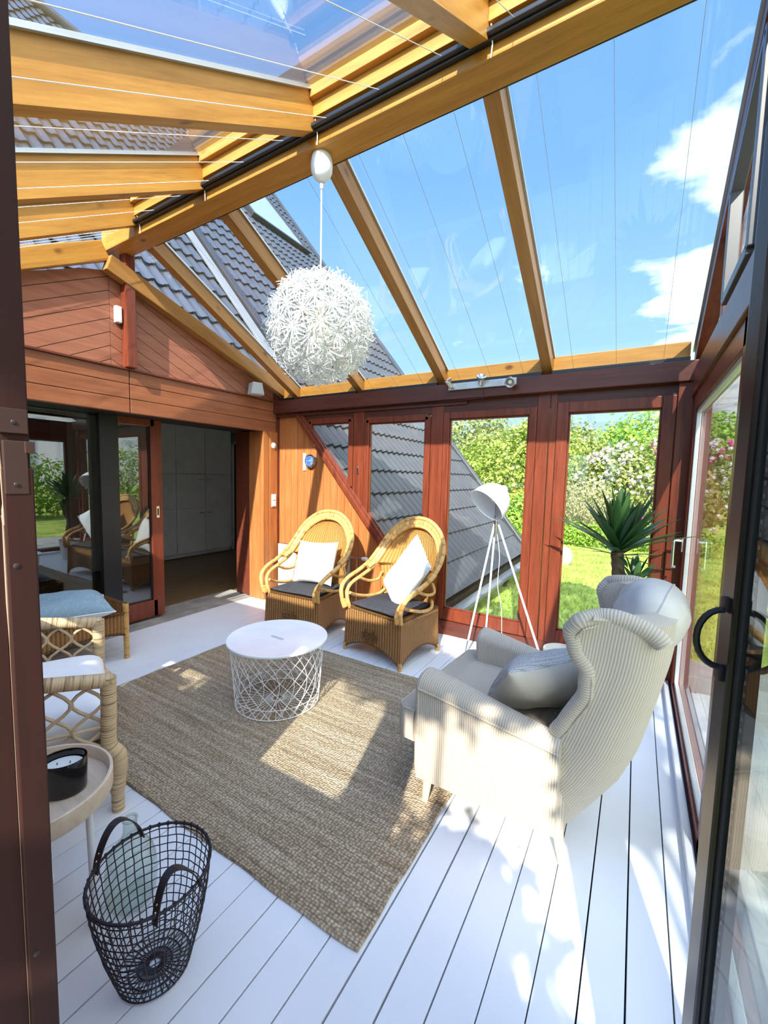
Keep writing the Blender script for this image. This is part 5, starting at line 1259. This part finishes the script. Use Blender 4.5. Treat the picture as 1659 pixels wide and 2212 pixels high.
# ---- speaker and sensor on the gable
sp_=empty('speaker',(-3.655,3.27,2.352),math.radians(-20)); tag(sp_,'grey wedge shaped speaker on the ledge of the gable wall','speaker')
mb=MB(); prf=[(-.075,0),(.075,0),(.05,.13),(-.055,.13)]; mb.prism([(-.05,p[0],p[1]) for p in prf],(.13,0,0)); o=mb.build('cabinet',M['grey'],sp_)
bv=o.modifiers.new('bevel','BEVEL'); bv.width=.008; bv.segments=2
mb=MB(); mb.prism([(.081,p[0]*.86,p[1]*.86+.009) for p in prf],(.003,0,0)); mb.build('front_grille',M['alu'],sp_)
mb=MB(); mb.box((-3.745,1.868,2.70),(-3.70,1.915,2.83),0,None,.006); tag(mb.build('sensor_box',M['whiteplastic']),'small white sensor box on the gable beside the red post','sensor')
# ---- things on the boards between the doorway and the clock
def wallx(y,z): return (XL+.004,y,z)
mb=MB(); mb.lathe([(0,.018),(.026,.016),(.034,.010),(.036,0)],28,M=Matrix.Translation(wallx(3.60,1.83))@Matrix.Rotation(PI/2,4,'Y')); tag(mb.build('round_sensor',M['whiteplastic']),'round white sensor high on the jamb right of the house opening','sensor')
sw=empty('light_switch',(XL+.004,3.60,1.18)); mb=MB(); mb.box((0,-.036,-.075),(.010,.036,.075),0,None,.004); mb.build('plate',M['whiteplastic'],sw); mb=MB(); mb.box((.010,-.028,.004),(.016,.028,.066),0,None,.003); mb.box((.010,-.028,-.066),(.014,.028,-.004),0,None,.003); mb.build('rocker',M['whiteplastic'],sw); tag(sw,'white double light switch on the jamb beside the house opening','switch')
so=empty('wall_socket',(XL+.004,3.60,.45)); mb=MB(); mb.lathe([(0,.010),(.036,.010),(.040,0)],28,M=Matrix.Rotation(PI/2,4,'Y')); mb.build('plate',M['mahog'],so); mb=MB(); mb.lathe([(0,.013),(.017,.013),(.019,.009)],20,M=Matrix.Rotation(PI/2,4,'Y')); mb.build('insert',M['whiteplastic'],so); tag(so,'small round socket low on the jamb behind the corner armchair','socket')
ck=empty('wall_clock',(-3.205,3.698,1.655)); Mk=Matrix.Rotation(PI/2,4,'X')
mb=MB(); mb.lathe([(0,0),(.072,0),(.074,.004),(.074,.040),(.070,.046),(.063,.046),(.060,.036),(.0,.036)][::-1],40,M=Mk); mb.build('case',M['chrome'],ck)
mb=MB(); mb.lathe([(.060,.0365),(0,.0375)],36,M=Mk); mb.build('dial',M['blueface'],ck)
for x,z in ((.028,.020),(.024,-.026)):
    q=MB(); q.lathe([(.017,.0378),(.0165,.0395),(.0,.0395)],20,M=Mk@Matrix.Translation((x,z,0))); q.build('subdial',M['lead'],ck)
for ang_,L_,w_ in ((1.62,.045,.003),(1.5,-.035,.0035),(.2,.02,.002)):
    q=MB(); d=Vector((math.sin(ang_),0,math.cos(ang_))); q.beam(Vector((0,-.0405,0)),d*L_+Vector((0,-.0405,0)),w_,.0012,(0,1,0)); q.build('hand',M['whiteplastic'],ck)
for k in range(12):
    a=2*PI*k/12; q=MB(); d=Vector((math.sin(a),0,math.cos(a))); q.beam(d*.048+Vector((0,-.0392,0)),d*.056+Vector((0,-.0392,0)),.003,.001,(0,1,0)); q.build('hour_mark',M['whiteplastic'],ck)
tag(ck,'round chrome wall clock with blue dial on the upright boards','clock')
th=empty('thermometer',(-3.315,3.698,1.645)); mb=MB(); mb.box((-.022,-.010,-.10),(.022,0,.10),0,None,.0045); mb.build('plate',M['whiteplastic'],th); mb=MB(); mb.tube([(0,-.0115,-.06),(0,-.0115,.06)],.0028,8); mb.build('tube',M['grey'],th); 
for z in (-.085,.085):
    q=MB(); q.lathe([(.004,.0102),(.003,.0120),(0,.0122)],10,M=Matrix.Translation((0,0,z))@Mk); q.build('screw',M['chrome'],th)
tag(th,'narrow white thermometer left of the blue clock','thermometer')
kh=MB(); kh.box((-2.555,3.668,1.52),(-2.54,3.675,1.60),0,None,.002); kh.tube([(-2.548,3.668,1.59),(-2.548,3.65,1.585),(-2.545,3.652,1.53)],.004,6); tag(kh.build('coat_hook',M['chrome']),'small metal hook on the red post between triangular and slanted window','hook')
# ---- radiator
rd_=empty('radiator',(-3.15,3.655,0)); tag(rd_,'low grey radiator against the boards behind the corner wicker armchair','radiator')
mb=MB(); mb.box((-.52,-.030,.12),(.52,.030,.665),0,None,.008)
for k in range(25): mb.box((-.505+k*.041,-.034,.15),(-.505+k*.041+.024,-.029,.63),0,None,.002)
mb.build('panel',M['radiator'],rd_); mb=MB()
for k in range(27): mb.box((-.505+k*.038,-.018,.664),(-.505+k*.038+.026,.018,.6665))
mb.build('grille_slots',M['threshold'],rd_)
mb=MB(); mb.tube([(.52,0,.62),(.70,0,.62)],.011,10); mb.tube([(.62,0,.62),(.62,0,.02)],.008,8); mb.tube([(.52,0,.18),(.56,0,.18),(.56,0,.02)],.008,8); mb.build('pipe',M['chrome'],rd_)
mb=MB(); mb.tube([(.69,-.0,.62),(.71,-.0,.62),(.75,0,.62),(.765,0,.62)],[.017,.022,.022,.016],14); mb.build('thermostat_valve',M['whiteplastic'],rd_)
# ================================================================== LIGHT
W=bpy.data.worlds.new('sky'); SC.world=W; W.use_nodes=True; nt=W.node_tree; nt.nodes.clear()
out=nt.nodes.new('ShaderNodeOutputWorld'); bg=nt.nodes.new('ShaderNodeBackground'); nt.links.new(bg.outputs[0],out.inputs['Surface'])
tc=N(nt,'ShaderNodeTexCoord'); sp=N(nt,'ShaderNodeSeparateXYZ'); nt.links.new(tc.outputs['Generated'],sp.inputs[0])
gr=ramp(nt,[(.0,(.30,.33,.30)),(.005,(.62,.82,1.0)),(.25,(.42,.70,1.0)),(.55,(.22,.46,.93)),(1.0,(.17,.36,.80))]); nt.links.new(sp.outputs[2],gr.inputs['Fac'])
# clouds: project on a flat layer above
ad=N(nt,'ShaderNodeMath',operation='MAXIMUM'); ad.inputs[1].default_value=.06; nt.links.new(sp.outputs[2],ad.inputs[0])
dx=N(nt,'ShaderNodeMath',operation='DIVIDE'); dy=N(nt,'ShaderNodeMath',operation='DIVIDE'); nt.links.new(sp.outputs[0],dx.inputs[0]); nt.links.new(ad.outputs[0],dx.inputs[1]); nt.links.new(sp.outputs[1],dy.inputs[0]); nt.links.new(ad.outputs[0],dy.inputs[1])
cb_=N(nt,'ShaderNodeCombineXYZ'); nt.links.new(dx.outputs[0],cb_.inputs[0]); nt.links.new(dy.outputs[0],cb_.inputs[1])
n1=N(nt,'ShaderNodeTexNoise',Scale=2.1,Detail=8.0,Roughness=.55,Distortion=.15); mp=N(nt,'ShaderNodeMapping'); mp.inputs['Location'].default_value=(3.1,1.4,.6); nt.links.new(cb_.outputs[0],mp.inputs['Vector']); nt.links.new(mp.outputs['Vector'],n1.inputs['Vector'])
# more cloud towards +x (the right of the view)
ba=N(nt,'ShaderNodeMapRange'); ba.inputs['From Min'].default_value=-.25; ba.inputs['From Max'].default_value=.30; ba.inputs['To Min'].default_value=-.16; ba.inputs['To Max'].default_value=.14; nt.links.new(dx.outputs[0],ba.inputs['Value'])
sm=N(nt,'ShaderNodeMath',operation='ADD'); nt.links.new(n1.outputs['Fac'],sm.inputs[0]); nt.links.new(ba.outputs[0],sm.inputs[1])
cr=ramp(nt,[(.50,(0,0,0)),(.62,(.75,.75,.75)),(.70,(1,1,1))]); nt.links.new(sm.outputs[0],cr.inputs['Fac'])
mxn=N(nt,'ShaderNodeMix',data_type='RGBA'); nt.links.new(cr.outputs['Color'],mxn.inputs['Factor']); nt.links.new(gr.outputs['Color'],mxn.inputs['A']); mxn.inputs['B'].default_value=(1.5,1.52,1.55,1)
# extra sky brightness added high behind the viewer, above the sun, as room fill
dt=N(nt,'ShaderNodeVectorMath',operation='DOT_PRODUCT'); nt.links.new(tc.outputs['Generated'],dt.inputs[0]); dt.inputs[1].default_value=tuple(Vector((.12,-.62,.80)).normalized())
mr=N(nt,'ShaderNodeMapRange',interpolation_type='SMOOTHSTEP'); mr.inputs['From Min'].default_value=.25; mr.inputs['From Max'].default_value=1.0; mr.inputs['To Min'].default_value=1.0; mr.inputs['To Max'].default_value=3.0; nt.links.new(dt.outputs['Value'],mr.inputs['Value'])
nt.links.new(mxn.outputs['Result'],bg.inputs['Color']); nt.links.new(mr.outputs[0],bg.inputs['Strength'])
sun=bpy.data.lights.new('sun','SUN'); sun.energy=8.2; sun.color=(1.0,.93,.82); sun.angle=math.radians(.55)
so_=bpy.data.objects.new('sun',sun); COL.objects.link(so_); d=Vector((SUN_DX,1,-SLOPE_S)).normalized(); so_.rotation_mode='QUATERNION'; so_.rotation_quaternion=Vector((0,0,-1)).rotation_difference(d)
vs=SC.view_settings; vs.view_transform='Standard'; vs.look='None'; vs.exposure=0.52; vs.gamma=1.0; vs.use_curve_mapping=False
SC.cycles.max_bounces=8; SC.cycles.diffuse_bounces=4; SC.cycles.glossy_bounces=4; SC.cycles.transparent_max_bounces=24; SC.cycles.sample_clamp_indirect=8.0
SC.cycles.caustics_reflective=False; SC.cycles.caustics_refractive=False
